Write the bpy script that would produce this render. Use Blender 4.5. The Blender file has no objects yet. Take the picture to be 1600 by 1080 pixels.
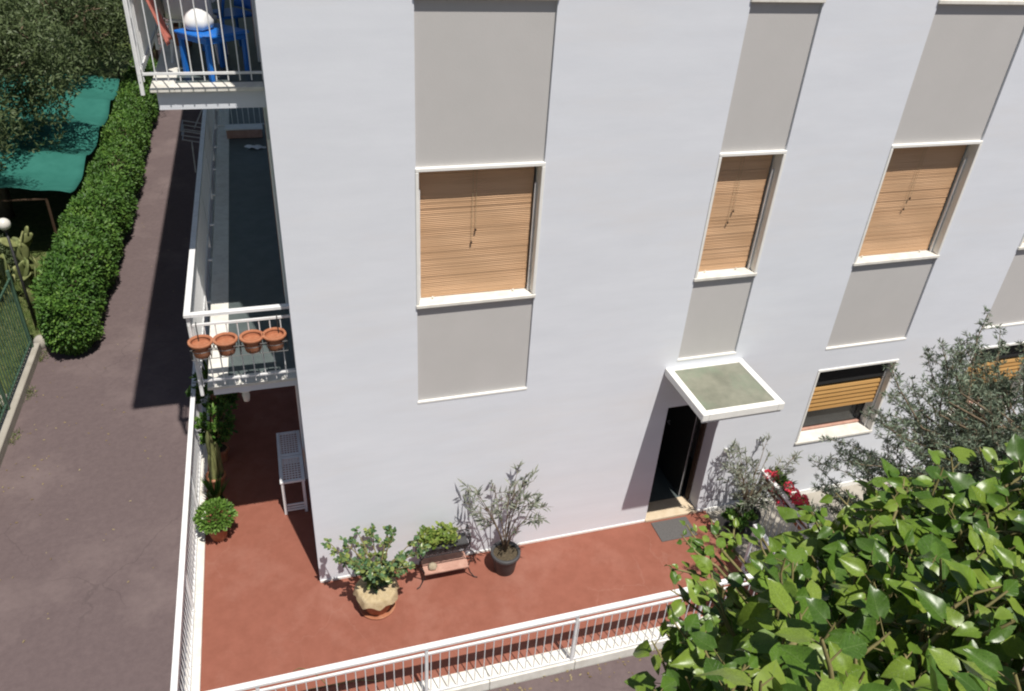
import bpy, math, random
import numpy as np
from mathutils import Vector, Matrix
R = random.Random(7); N = np.random.default_rng(11)
scene = bpy.context.scene; col = scene.collection
# ------------------------------------------------------------ camera, sky, sun, exposure
cd = bpy.data.cameras.new('camera'); cam = bpy.data.objects.new('camera', cd); col.objects.link(cam); scene.camera = cam
CAM = Vector((-0.0389, -7.195, 8.2))
yaw, pit, rol = (math.radians(a) for a in (18.795, -32.574, 3.817))
fwd = Vector((math.cos(pit) * math.sin(yaw), math.cos(pit) * math.cos(yaw), math.sin(pit)))
rt0 = Vector((math.cos(yaw), -math.sin(yaw), 0)); up0 = rt0.cross(fwd)
rt = rt0 * math.cos(rol) + up0 * math.sin(rol); up = -rt0 * math.sin(rol) + up0 * math.cos(rol)
cam.matrix_world = Matrix(((rt.x, up.x, -fwd.x, CAM.x), (rt.y, up.y, -fwd.y, CAM.y), (rt.z, up.z, -fwd.z, CAM.z), (0, 0, 0, 1)))
cd.sensor_width = 36; cd.lens = 1222.2 / 1600 * 36; cd.clip_start = .05; cd.clip_end = 800
SUN = Vector((-.26, 1.0, -2.33)).normalized()
w = bpy.data.worlds.new('World'); scene.world = w; w.use_nodes = True
sky = w.node_tree.nodes.new('ShaderNodeTexSky'); sky.sky_type = 'NISHITA'; sky.sun_disc = False
sky.sun_elevation = math.asin(-SUN.z); sky.sun_rotation = math.atan2(-SUN.x, -SUN.y); sky.air_density = 1.0; sky.dust_density = 1.2
bg = w.node_tree.nodes['Background']; bg.inputs[1].default_value = .055
w.node_tree.links.new(sky.outputs[0], bg.inputs[0])
sl = bpy.data.lights.new('sun', 'SUN'); sl.energy = 4.6; sl.angle = math.radians(.53); sl.color = (1, .95, .88)
so = bpy.data.objects.new('sun', sl); col.objects.link(so); so.rotation_euler = SUN.to_track_quat('-Z', 'Y').to_euler(); so.location = (3, -12, 20)
scene.cycles.filter_width = 2.1
vs = scene.view_settings; vs.view_transform = 'Standard'; vs.look = 'None'; vs.exposure = .2; vs.gamma = 1; vs.use_curve_mapping = False

# ------------------------------------------------------------ materials
def mat(name, c1, c2=None, rough=.7, scale=6, spec=.3, bump=0, bscale=60, stretch=(1, 1, 1), c3=None, s3=1.2, metal=0, amt3=.5):
    m = bpy.data.materials.new(name); m.use_nodes = True; nt = m.node_tree; n = nt.nodes; l = nt.links
    b = n['Principled BSDF']; b.inputs['Roughness'].default_value = rough; b.inputs['Specular IOR Level'].default_value = spec
    b.inputs['Metallic'].default_value = metal
    tc = n.new('ShaderNodeTexCoord'); mp = n.new('ShaderNodeMapping'); mp.inputs['Scale'].default_value = stretch
    l.new(tc.outputs['Object'], mp.inputs[0])
    out = None
    if c2 is None: b.inputs['Base Color'].default_value = (*c1, 1)
    else:
        t = n.new('ShaderNodeTexNoise'); t.inputs['Scale'].default_value = scale; t.inputs['Detail'].default_value = 6; t.inputs['Roughness'].default_value = .65
        l.new(mp.outputs[0], t.inputs[0])
        r = n.new('ShaderNodeValToRGB'); r.color_ramp.elements[0].position = .32; r.color_ramp.elements[1].position = .68
        r.color_ramp.elements[0].color = (*c1, 1); r.color_ramp.elements[1].color = (*c2, 1); l.new(t.outputs[0], r.inputs[0]); out = r.outputs[0]
        if c3 is not None:
            t2 = n.new('ShaderNodeTexNoise'); t2.inputs['Scale'].default_value = s3; t2.inputs['Detail'].default_value = 8; t2.inputs['Roughness'].default_value = .7
            l.new(mp.outputs[0], t2.inputs[0])
            r2 = n.new('ShaderNodeValToRGB'); r2.color_ramp.elements[0].position = .5; r2.color_ramp.elements[1].position = .72
            r2.color_ramp.elements[1].color = (amt3, amt3, amt3, 1); r2.color_ramp.elements[0].color = (0, 0, 0, 1); l.new(t2.outputs[0], r2.inputs[0])
            mx = n.new('ShaderNodeMix'); mx.data_type = 'RGBA'; l.new(r2.outputs[0], mx.inputs[0]); l.new(out, mx.inputs[6]); mx.inputs[7].default_value = (*c3, 1); out = mx.outputs[2]
        l.new(out, b.inputs['Base Color'])
    if bump:
        t3 = n.new('ShaderNodeTexNoise'); t3.inputs['Scale'].default_value = bscale; t3.inputs['Detail'].default_value = 5; l.new(mp.outputs[0], t3.inputs[0])
        bp = n.new('ShaderNodeBump'); bp.inputs['Strength'].default_value = bump; bp.inputs['Distance'].default_value = .01
        l.new(t3.outputs[0], bp.inputs['Height']); l.new(bp.outputs[0], b.inputs['Normal'])
    return m
def leafmat(name, stops, rough=.45, trans=.25, spec=.4, veins=False):
    m = bpy.data.materials.new(name); m.use_nodes = True; nt = m.node_tree; n = nt.nodes; l = nt.links
    b = n['Principled BSDF']; b.inputs['Roughness'].default_value = rough; b.inputs['Specular IOR Level'].default_value = spec
    a = n.new('ShaderNodeAttribute'); a.attribute_name = 'tint'
    r = n.new('ShaderNodeValToRGB'); e = r.color_ramp.elements
    while len(e) < len(stops): e.new(.5)
    for i, c in enumerate(stops): e[i].position = i / (len(stops) - 1); e[i].color = (*c, 1)
    l.new(a.outputs['Fac'], r.inputs[0]); c = r.outputs[0]
    tc = n.new('ShaderNodeTexCoord')
    if veins:
        sp = n.new('ShaderNodeSeparateXYZ'); uv = n.new('ShaderNodeUVMap'); uv.uv_map = 'leaf'; l.new(uv.outputs[0], sp.inputs[0])
        def M(op, x, y=None):
            q = n.new('ShaderNodeMath'); q.operation = op
            for i, k in enumerate((x, y)):
                if k is None: continue
                if hasattr(k, 'links'): l.new(k, q.inputs[i])
                else: q.inputs[i].default_value = k
            return q.outputs[0]
        av = M('ABSOLUTE', sp.outputs[1])
        mid = M('LESS_THAN', av, .012)
        # side veins: lines rising from the midrib
        s = M('SUBTRACT', sp.outputs[0], M('MULTIPLY', av, .75)); fr = M('ABSOLUTE', M('SUBTRACT', M('FRACT', M('MULTIPLY', s, 5.5)), .5))
        side = M('MULTIPLY', M('LESS_THAN', fr, .05), .55)
        vn = M('MAXIMUM', mid, side)
        mx = n.new('ShaderNodeMix'); mx.data_type = 'RGBA'; l.new(M('MULTIPLY', vn, .28), mx.inputs[0]); l.new(c, mx.inputs[6]); mx.inputs[7].default_value = (.20, .28, .10, 1); c = mx.outputs[2]
        bp = n.new('ShaderNodeBump'); bp.inputs['Strength'].default_value = .35; bp.inputs['Distance'].default_value = .004; bp.invert = True
        l.new(vn, bp.inputs['Height']); l.new(bp.outputs[0], b.inputs['Normal'])
    t = n.new('ShaderNodeTexNoise'); t.inputs['Scale'].default_value = 22 if veins else 9; t.inputs['Detail'].default_value = 4; l.new(tc.outputs['Object'], t.inputs[0])
    hs = n.new('ShaderNodeHueSaturation'); l.new(c, hs.inputs['Color'])
    mr = n.new('ShaderNodeMapRange'); mr.inputs[1].default_value = .3; mr.inputs[2].default_value = .7; mr.inputs[3].default_value = .75; mr.inputs[4].default_value = 1.25
    l.new(t.outputs[0], mr.inputs[0]); l.new(mr.outputs[0], hs.inputs['Value']); c = hs.outputs[0]
    l.new(c, b.inputs['Base Color'])
    tr = n.new('ShaderNodeBsdfTranslucent'); l.new(c, tr.inputs[0]); ms = n.new('ShaderNodeMixShader'); ms.inputs[0].default_value = trans
    l.new(b.outputs[0], ms.inputs[1]); l.new(tr.outputs[0], ms.inputs[2]); l.new(ms.outputs[0], n['Material Output'].inputs[0])
    return m
M = dict(
 wall=mat('white_render', (.675, .70, .75), (.725, .75, .80), .85, 1.5, .2, .12, 60, (.55, 1, 2.6), (.70, .69, .70), .45, amt3=.6),
 panel=mat('grey_render', (.50, .488, .475), (.525, .51, .498), .85, 2, .2, .08, 60),
 marble=mat('pale_marble', (.66, .64, .58), (.80, .78, .72), .45, 7, .4, .05, 30, c3=(.48, .44, .37), s3=3, amt3=.5),
 trim=mat('white_trim', (.78, .77, .73), (.84, .83, .79), .6, 8),
 metal=mat('white_painted_metal', (.72, .73, .73), (.82, .82, .82), .4, 9, .4, c3=(.52, .47, .40), s3=7, amt3=.35),
 terra=mat('red_painted_concrete', (.228, .083, .055), (.268, .101, .069), .8, 5, .2, .2, 90, c3=(.315, .145, .108), s3=1.1, amt3=.7),
 asphalt=mat('reddish_asphalt', (.116, .087, .087), (.138, .104, .103), .9, 14, .2, .3, 90, c3=(.20, .155, .148), s3=.55, amt3=.7),
 concrete=mat('pale_concrete', (.30, .275, .23), (.42, .39, .34), .9, 4, .2, .4, 80, c3=(.22, .2, .16), s3=2, amt3=.5),
 soil=mat('soil', (.05, .04, .028), (.12, .095, .06), .95, 30, .1, .6, 60),
 grassg=mat('lawn', (.05, .075, .022), (.11, .14, .045), .95, 8, .1, .5, 40, c3=(.16, .13, .08), s3=2),
 tile=mat('slate_tile', (.075, .095, .095), (.11, .13, .128), .45, 5, .4),
 pot=mat('terracotta', (.33, .125, .065), (.44, .185, .10), .8, 14, .2, .2, 60, c3=(.50, .32, .22), s3=9, amt3=.5),
 potdark=mat('grey_plastic_pot', (.05, .05, .052), (.075, .075, .078), .5, 6),
 iron=mat('black_iron', (.015, .015, .016), (.035, .033, .032), .5, 20, .5),
 rattan=None,
 glass=mat('dark_glass', (.012, .014, .016), None, .08, spec=.6),
 dark=mat('dark_interior_and_shade', (.022, .022, .022), None, .9),
 canopy=mat('dirty_wired_glass', (.16, .165, .125), (.26, .26, .20), .38, 3.5, .5, .1, 40, c3=(.17, .24, .16), s3=1.9, amt3=.7),
 wood=mat('dark_wood', (.045, .028, .018), (.08, .05, .03), .5, 4, .4, stretch=(1, 1, 8)),
 mat_=mat('grey_doormat', (.10, .095, .095), (.15, .145, .14), .95, 60, .1, .7, 200),
 bark=mat('bark', (.12, .09, .06), (.22, .17, .115), .9, 12, .1, .8, 40, (1, 1, .3)),
 stem=mat('green_stem', (.16, .15, .055), (.27, .22, .10), .7, 20),
 net=mat('green_shade_net', (.02, .118, .094), (.032, .155, .125), .75, 2, .2, .25, 70),
 greenm=mat('green_painted_metal', (.04, .085, .055), (.065, .12, .08), .5, 6, .4),
 blue=mat('blue_plastic', (.012, .14, .52), (.02, .17, .58), .35, 5, .45),
 plastic=mat('white_plastic', (.72, .72, .72), (.80, .80, .79), .45, 6),
 red=mat('coral_towel', (.66, .20, .15), (.76, .28, .22), .95, 12, .1, .4, 120),
 beige=mat('beige_towel', (.50, .40, .31), (.58, .48, .39), .95, 12, .1, .4, 120),
 sand=mat('sandy_burlap', (.40, .31, .175), (.52, .42, .27), .95, 16, .1, .5, 90),
 stone=mat('beige_stone', (.30, .25, .17), (.45, .38, .28), .9, 10, .2, .5, 40),
 shelf=mat('worn_pink_board', (.40, .22, .17), (.52, .32, .25), .85, 9, .2, .2, 60),
 globe=mat('frosted_globe', (.62, .60, .55), (.7, .68, .62), .25, 5, .5),
 doorm=mat('dark_door_paint', (.022, .024, .024), (.035, .037, .036), .35, 6, .5),
 peach=mat('peach_marble', (.56, .45, .31), (.68, .57, .42), .5, 9, .4),
 flower=mat('geranium_red', (.70, .025, .06), (.80, .06, .12), .6, 40),
 roof=mat('roof_tile', (.30, .13, .08), (.42, .2, .13), .85, 6),
 graym=mat('grey_metal', (.25, .25, .26), (.35, .35, .36), .4, 9, .5),
)
def cracks(m, scale, width, col_, amt, stretch=(1, 1, 1), mask=.52):
    nt = m.node_tree; n = nt.nodes; l = nt.links; b = n['Principled BSDF']; src = b.inputs['Base Color'].links[0].from_socket
    tc = n.new('ShaderNodeTexCoord'); mp = n.new('ShaderNodeMapping'); mp.inputs['Scale'].default_value = stretch; l.new(tc.outputs['Object'], mp.inputs[0])
    nz = n.new('ShaderNodeTexNoise'); nz.inputs['Scale'].default_value = scale * 4; nz.inputs['Detail'].default_value = 5; l.new(mp.outputs[0], nz.inputs[0])
    ad = n.new('ShaderNodeMix'); ad.data_type = 'RGBA'; ad.blend_type = 'ADD'; ad.inputs[0].default_value = .25 / scale; l.new(mp.outputs[0], ad.inputs[6]); l.new(nz.outputs['Color'], ad.inputs[7])
    vo = n.new('ShaderNodeTexVoronoi'); vo.feature = 'DISTANCE_TO_EDGE'; vo.inputs['Scale'].default_value = scale; l.new(ad.outputs[2], vo.inputs[0])
    lt = n.new('ShaderNodeMapRange'); lt.inputs[1].default_value = 0; lt.inputs[2].default_value = width; lt.inputs[3].default_value = amt; lt.inputs[4].default_value = 0; l.new(vo.outputs['Distance'], lt.inputs[0])
    mk = n.new('ShaderNodeTexNoise'); mk.inputs['Scale'].default_value = scale * .7; l.new(mp.outputs[0], mk.inputs[0])
    mr = n.new('ShaderNodeMapRange'); mr.inputs[1].default_value = mask; mr.inputs[2].default_value = mask + .08; l.new(mk.outputs[0], mr.inputs[0])
    mu = n.new('ShaderNodeMath'); mu.operation = 'MULTIPLY'; l.new(lt.outputs[0], mu.inputs[0]); l.new(mr.outputs[0], mu.inputs[1])
    mx = n.new('ShaderNodeMix'); mx.data_type = 'RGBA'; l.new(mu.outputs[0], mx.inputs[0]); l.new(src, mx.inputs[6]); mx.inputs[7].default_value = (*col_, 1); l.new(mx.outputs[2], b.inputs['Base Color'])
cracks(M['asphalt'], .55, .008, (.07, .053, .053), .4); cracks(M['terra'], 1.1, .007, (.34, .19, .15), .22, (1, .6, 1), .55)
def rattanmat(name, stops):
    m = bpy.data.materials.new(name); m.use_nodes = True; n = m.node_tree.nodes; l = m.node_tree.links; b = n['Principled BSDF']; b.inputs['Roughness'].default_value = .6
    a = n.new('ShaderNodeAttribute'); a.attribute_name = 'tint'; r = n.new('ShaderNodeValToRGB'); e = r.color_ramp.elements; e[0].color = (*stops[0], 1); e[1].color = (*stops[1], 1)
    tc = n.new('ShaderNodeTexCoord'); mp = n.new('ShaderNodeMapping'); mp.inputs['Scale'].default_value = (2.5, 1, 60); t = n.new('ShaderNodeTexNoise'); t.inputs['Scale'].default_value = 1; t.inputs['Detail'].default_value = 5
    l.new(tc.outputs['Object'], mp.inputs[0]); l.new(mp.outputs[0], t.inputs[0])
    mm = n.new('ShaderNodeMath'); mm.operation = 'MULTIPLY_ADD'; mm.inputs[1].default_value = .9; l.new(t.outputs[0], mm.inputs[0])
    m2 = n.new('ShaderNodeMath'); m2.operation = 'MULTIPLY_ADD'; m2.inputs[1].default_value = .55; m2.inputs[2].default_value = -.2; l.new(a.outputs['Fac'], m2.inputs[0]); l.new(m2.outputs[0], mm.inputs[2])
    l.new(mm.outputs[0], r.inputs[0]); l.new(r.outputs[0], b.inputs['Base Color']); return m
M['rattan'] = rattanmat('rattan_blind', [(.53, .32, .175), (.68, .44, .26)])
M['slat'] = rattanmat('varnished_wood_slat', [(.38, .20, .06), (.58, .34, .12)])
L = dict(
 ivy=leafmat('ivy_leaf', [(.045, .10, .016), (.09, .175, .022), (.15, .24, .03), (.21, .29, .045)], .34, .25, .45, True),
 hedge=leafmat('hedge_leaf', [(.030, .078, .014), (.068, .15, .025), (.13, .23, .038)], .5, .15, .3),
 olive=leafmat('olive_leaf', [(.050, .075, .030), (.085, .118, .045), (.13, .165, .07)], .55, .15),
 oleander=leafmat('oleander_leaf', [(.12, .14, .10), (.18, .20, .15), (.26, .275, .21)], .5, .2),
 jade=leafmat('jade_leaf', [(.055, .115, .055), (.10, .175, .07), (.24, .28, .07)], .35, .1),
 lemon=leafmat('yellow_green_leaf', [(.10, .17, .03), (.20, .28, .06), (.30, .33, .08)], .4, .25),
 bush=leafmat('bright_bush_leaf', [(.06, .14, .02), (.12, .23, .035), (.17, .29, .06)], .5, .2),
 cedar=leafmat('cedar_needle', [(.10, .09, .06), (.11, .155, .095), (.17, .22, .15), (.24, .29, .21)], .6, .1),
 cactus=leafmat('cactus_pad', [(.12, .15, .05), (.19, .22, .08), (.26, .27, .11)], .6, .05),
 grass=leafmat('grass_blade', [(.06, .10, .02), (.12, .17, .04), (.22, .21, .09)], .6, .2),
)
# ------------------------------------------------------------ mesh helpers
ORG = {}
class MB:
    def __init__(s): s.v = []; s.f = []; s.t = []
    def add(s, vs, fs, tint=.5):
        b = len(s.v); s.v += [tuple(p) for p in vs]; s.f += [tuple(b + i for i in f) for f in fs]; s.t += [tint] * len(vs); return s
    def box(s, x0, x1, y0, y1, z0, z1, tint=.5):
        return s.add([(x0, y0, z0), (x1, y0, z0), (x1, y1, z0), (x0, y1, z0), (x0, y0, z1), (x1, y0, z1), (x1, y1, z1), (x0, y1, z1)],
                     [(0, 3, 2, 1), (4, 5, 6, 7), (0, 1, 5, 4), (1, 2, 6, 5), (2, 3, 7, 6), (3, 0, 4, 7)], tint)
    def rbox(s, x0, x1, y0, y1, z0, z1, b=.008):   # box with chamfered vertical-plane edges all round
        xs, ys, zs = (x0, x0 + b, x1 - b, x1), (y0, y0 + b, y1 - b, y1), (z0, z0 + b, z1 - b, z1)
        P = [(xs[a], ys[1 + c], zs[1 + d]) for a in (0, 3) for c in (0, 1) for d in (0, 1)]
        P += [(xs[1 + c], ys[a], zs[1 + d]) for a in (0, 3) for c in (0, 1) for d in (0, 1)]
        P += [(xs[1 + c], ys[1 + d], zs[a]) for a in (0, 3) for c in (0, 1) for d in (0, 1)]
        X = lambda a, c, d: a * 4 + c * 2 + d; Y = lambda a, c, d: 8 + a * 4 + c * 2 + d; Z = lambda a, c, d: 16 + a * 4 + c * 2 + d
        F = []
        for a in (0, 1):
            for K in (X, Y, Z): F.append((K(a, 0, 0), K(a, 1, 0), K(a, 1, 1), K(a, 0, 1)))
        for a in (0, 1):
            for c in (0, 1):
                F.append((X(a, c, 0), X(a, c, 1), Y(c, a, 1), Y(c, a, 0)))
                F.append((X(a, 0, c), X(a, 1, c), Z(c, a, 1), Z(c, a, 0)))
                F.append((Y(a, 0, c), Y(a, 1, c), Z(c, 1, a), Z(c, 0, a)))
                for d in (0, 1): F.append((X(a, c, d), Y(c, a, d), Z(d, a, c)))
        return s.add(P, F)
    def tube(s, pts, r, n=6, caps=True):
        pts = [Vector(p) for p in pts]; rs = r if isinstance(r, (list, tuple)) else [r] * len(pts)
        V = []; F = []; ref = None
        for i, p in enumerate(pts):
            d = (pts[min(i + 1, len(pts) - 1)] - pts[max(i - 1, 0)]).normalized()
            if ref is None: ref = Vector((0, 0, 1)) if abs(d.z) < .9 else Vector((1, 0, 0))
            a = d.cross(ref).normalized(); ref = a.cross(d).normalized()
            V += [p + (a * math.cos(2 * math.pi * k / n) + ref * math.sin(2 * math.pi * k / n)) * rs[i] for k in range(n)]
        for i in range(len(pts) - 1):
            for k in range(n): k2 = (k + 1) % n; F.append((i * n + k, i * n + k2, (i + 1) * n + k2, (i + 1) * n + k))
        if caps: F.append(tuple(range(n - 1, -1, -1))); F.append(tuple((len(pts) - 1) * n + k for k in range(n)))
        return s.add(V, F)
    def lathe(s, prof, c=(0, 0, 0), n=24, wob=0):
        V = []; F = []
        for i, (r, z) in enumerate(prof):
            for k in range(n):
                a = 2 * math.pi * k / n; q = r * (1 + wob * math.sin(5 * a + 1) + wob * .6 * math.sin(9 * a))
                V.append((c[0] + q * math.cos(a), c[1] + q * math.sin(a), c[2] + z))
        for i in range(len(prof) - 1):
            for k in range(n): k2 = (k + 1) % n; F.append((i * n + k, i * n + k2, (i + 1) * n + k2, (i + 1) * n + k))
        return s.add(V, F)
    def grid(s, fn, nu, nv):
        V = [fn(i / nu, j / nv) for i in range(nu + 1) for j in range(nv + 1)]
        F = [(i * (nv + 1) + j, (i + 1) * (nv + 1) + j, (i + 1) * (nv + 1) + j + 1, i * (nv + 1) + j + 1) for i in range(nu) for j in range(nv)]
        return s.add(V, F)
    def mesh(s, name, m, smooth=False, org=(0, 0, 0)):
        me = bpy.data.meshes.new(name)
        me.from_pydata([(x - org[0], y - org[1], z - org[2]) for x, y, z in s.v], [], s.f)
        a = me.attributes.new('tint', 'FLOAT', 'POINT'); a.data.foreach_set('value', s.t)
        if m: me.materials.append(m)
        if smooth:
            me.polygons.foreach_set('use_smooth', [True] * len(me.polygons))
        me.validate(); me.update(); return me
    def part(s, name, m, parent=None, smooth=False, label=None, kind=None):
        org = ORG.get(parent, Vector((0, 0, 0))) if parent else Vector((0, 0, 0))
        o = bpy.data.objects.new(name, s.mesh(name, m, smooth, org)); col.objects.link(o)
        if parent: o.parent = parent; ORG[o] = org
        else: ORG[o] = Vector((0, 0, 0))
        if label: o['label'] = label
        if kind: o['kind'] = kind
        return o
def solo(o, p): # move a mesh object's origin to a base point
    o.data.transform(Matrix.Translation(-Vector(p))); o.location = p; ORG[o] = Vector(p); return o
def tag(o, label, cat, group=None):
    o['label'] = label; o['category'] = cat
    if group: o['group'] = group
    return o
def thing(name, label, cat, loc, group=None):
    o = bpy.data.objects.new(name, None); col.objects.link(o); o.location = loc; o.empty_display_size = .1; ORG[o] = Vector(loc)
    return tag(o, label, cat, group)
def inst(name, me, parent, loc, rot=None, scale=None):
    o = bpy.data.objects.new(name, me); col.objects.link(o); o.parent = parent; o.location = Vector(loc) - ORG[parent]
    if rot is not None: o.rotation_euler = rot
    if scale: o.scale = scale
    return o
def struct(name, mb, m): o = mb.part(name, m); o['kind'] = 'structure'; return o

# ---- foliage: arrays of leaves in one mesh
def tpl_kite(wd=.35, fold=.08): return np.array([(0, 0, 0), (.45, wd / 2, fold), (1, 0, 0), (.45, -wd / 2, fold)]), [(0, 1, 2), (0, 2, 3)]
def tpl_oval(wd=.5, fold=.08):
    return np.array([(0, 0, 0), (.3, wd / 2, fold), (.7, wd * .42, fold * .6), (1, 0, -.04), (.7, -wd * .42, fold * .6), (.3, -wd / 2, fold)]), [(0, 1, 2, 3), (0, 3, 4, 5)]
def unit(a): return a / np.maximum(np.linalg.norm(a, axis=1, keepdims=True), 1e-9)
def leafmesh(name, pos, d, nrm, size, tint, tpl, m):
    T, F = tpl; k = len(T); n = len(pos)
    d = unit(d); s = unit(np.cross(nrm, d)); u = np.cross(d, s)
    V = pos[:, None, :] + size[:, None, None] * (T[None, :, 0, None] * d[:, None, :] + T[None, :, 1, None] * s[:, None, :] + T[None, :, 2, None] * u[:, None, :])
    me = bpy.data.meshes.new(name); me.vertices.add(n * k); me.vertices.foreach_set('co', V.reshape(-1).astype(np.float32))
    lt = np.concatenate([np.array(f) for f in F]); ln = np.array([len(f) for f in F]); per = len(lt)
    li = (lt[None, :] + (np.arange(n) * k)[:, None]).reshape(-1)
    me.loops.add(len(li)); me.loops.foreach_set('vertex_index', li.astype(np.int32))
    lens = np.tile(ln, n); st = np.concatenate([[0], np.cumsum(lens)[:-1]])
    me.polygons.add(len(lens)); me.polygons.foreach_set('loop_start', st.astype(np.int32)); me.polygons.foreach_set('loop_total', lens.astype(np.int32))
    a = me.attributes.new('tint', 'FLOAT', 'POINT'); a.data.foreach_set('value', np.repeat(tint, k).astype(np.float32))
    me.materials.append(m); me.update(calc_edges=True); return me
def leafpart(name, pos, d, nrm, size, tint, tpl, m, parent, kind='stuff'):
    pos = np.asarray(pos, float); o = ORG[parent] if parent else Vector((0, 0, 0))
    me = leafmesh(name, pos - np.array(o), np.asarray(d, float), np.asarray(nrm, float), np.asarray(size, float), np.asarray(tint, float), tpl, m)
    ob = bpy.data.objects.new(name, me); col.objects.link(ob)
    if parent: ob.parent = parent; ORG[ob] = o
    if kind: ob['kind'] = kind
    return ob
def rdir(n): return unit(N.normal(size=(n, 3)))

# ============================================================ SETTING
g = MB(); g.add([(-250, -150, -.16), (250, -150, -.16), (250, 300, -.16), (-250, 300, -.16)], [(0, 1, 2, 3)]); struct('ground', g, M['soil'])
d = MB(); d.add([(-4.42, -30, -.1), (40, -30, -.1), (40, -1.97, -.1), (-1.64, -1.97, -.1), (-1.64, 80, -.1), (-4.42, 80, -.1)], [(0, 1, 2, 3), (0, 3, 4, 5)]); struct('driveway', d, M['asphalt'])
g = MB(); g.add([(-40, -30, -.11), (-4.5, -30, -.11), (-4.5, 80, -.11), (-40, 80, -.11)], [(0, 1, 2, 3)]); struct('garden_ground', g, M['grassg'])
t = MB(); t.box(-1.43, 5.62, -1.74, 0.06, -.14, 0); t.box(-1.43, 0, .06, 24, -.14, 0); struct('terrace', t, M['terra'])
c = MB(); c.add([(5.62, -1.965, -.05), (40, -1.965, -.05), (40, .05, -.05), (5.62, .05, -.05)], [(0, 1, 2, 3)]); struct('concrete_path', c, M['concrete'])
c = MB(); c.add([(-6.2, 2, -.1), (-4.62, 2, -.1), (-4.62, 5.4, -.1), (-6.2, 5.4, -.1)], [(0, 1, 2, 3)]); struct('garden_paving', c, M['concrete'])
kerb = thing('terrace_kerb', 'white marble coping edging the red terrace', 'kerb', (-1.5, -1.85, -.14))
def coping(axis, a, b, lo, hi, step=1.06):
    q = a
    while q < b - .05:
        e = min(b, q + step)
        if axis == 'y': MB().rbox(lo, hi, q, e - .006, -.14, .035, .006).part('coping_slab', M['marble'], kerb)
        else: MB().rbox(q, e - .006, lo, hi, -.14, .035, .006).part('coping_slab', M['marble'], kerb)
        q = e
coping('y', -1.96, 24, -1.62, -1.43); coping('x', -1.43, 5.6, -1.96, -1.745)

# ============================================================ BUILDING
B = thing('apartment_building', 'white rendered apartment block with grey window columns', 'building', (0, 0, 0))
COLS = [(1.31, 2.63), (4.635, 5.466), (6.892, 8.208), (9.557, 10.87), (12.22, 13.53)]
PB = [2.704, 2.835, 2.704, 2.704, 2.704]; ZT = 9.2; WX = 17.0; HB = 9.55; DEP = 24.0
WIN = []
for (a, b) in COLS:
    WIN.append((a, b, 3.96, 5.52, 1)); WIN.append((a, b, 7.04, 8.60, 2))
GWIN = [(6.885, 8.218, 1.03, 2.356), (9.584, 10.91, 1.03, 2.356), (12.22, 13.53, 1.03, 2.356)]
DOOR = (4.637, 5.462, 0.0, 2.075)
holes = [(a, b, z0, z1) for a, b, z0, z1, _ in WIN] + GWIN + [DOOR]
xs = sorted({0., WX} | {q for h in holes for q in h[:2]} | {q for c in COLS for q in c}); zs = sorted({0., HB, ZT} | {q for h in holes for q in h[2:]} | set(PB))
def depth(x, z):
    for (a, b, z0, z1) in holes:
        if a < x < b and z0 < z < z1: return None
    for (a, b), p in zip(COLS, PB):
        if a < x < b and p < z < ZT: return 'p'
    return 0.
cell = {}
for i in range(len(xs) - 1):
    for j in range(len(zs) - 1): cell[i, j] = depth((xs[i] + xs[i + 1]) / 2, (zs[j] + zs[j + 1]) / 2)
PD = .028; dep = lambda v: .30 if v is None else (PD if v == 'p' else 0.)
wm = MB()
for (i, j), v in cell.items():
    x0, x1, z0, z1 = xs[i], xs[i + 1], zs[j], zs[j + 1]; y = dep(v)
    if v == 0.: wm.add([(x0, 0, z0), (x1, 0, z0), (x1, 0, z1), (x0, 0, z1)], [(0, 1, 2, 3)])
    for (ii, jj, q) in ((i + 1, j, [(x1, z0), (x1, z1)]), (i, j + 1, [(x0, z1), (x1, z1)])):
        if (ii, jj) in cell:
            y2 = dep(cell[ii, jj])
            if abs(y2 - y) > 1e-6: wm.add([(q[0][0], y, q[0][1]), (q[1][0], y, q[1][1]), (q[1][0], y2, q[1][1]), (q[0][0], y2, q[0][1])], [(0, 1, 2, 3)])
    if j == 0 and v is None: pass
wm.add([(0, 0, 0), (0, DEP, 0), (0, DEP, HB), (0, 0, HB)], [(0, 3, 2, 1)][:1])
wm.add([(WX, 0, 0), (WX, DEP, 0), (WX, DEP, HB), (WX, 0, HB)], [(0, 1, 2, 3)])
wm.add([(0, DEP, 0), (WX, DEP, 0), (WX, DEP, HB), (0, DEP, HB)], [(0, 1, 2, 3)])
wm.part('wall', M['wall'], B)
for (a, b), p in zip(COLS, PB):   # grey recessed panels between the windows of each column, with a white ledge at the foot
    zz = [(p, 3.96), (5.52, 7.04), (8.60, ZT)]
    for z0, z1 in zz:
        MB().add([(a, PD, z0), (b, PD, z0), (b, PD, z1), (a, PD, z1)], [(0, 1, 2, 3)]).part('panel', M['panel'], B)
    MB().rbox(a - .008, b + .008, -.006, PD - .001, p - .022, p + .008, .004).part('panel_ledge', M['trim'], B)
MB().box(.004, 4.63, -.012, .004, 0.002, .035).part('base_trim', M['trim'], B); MB().box(5.47, WX, -.012, .004, -.05, .035).part('base_trim', M['trim'], B)
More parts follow.
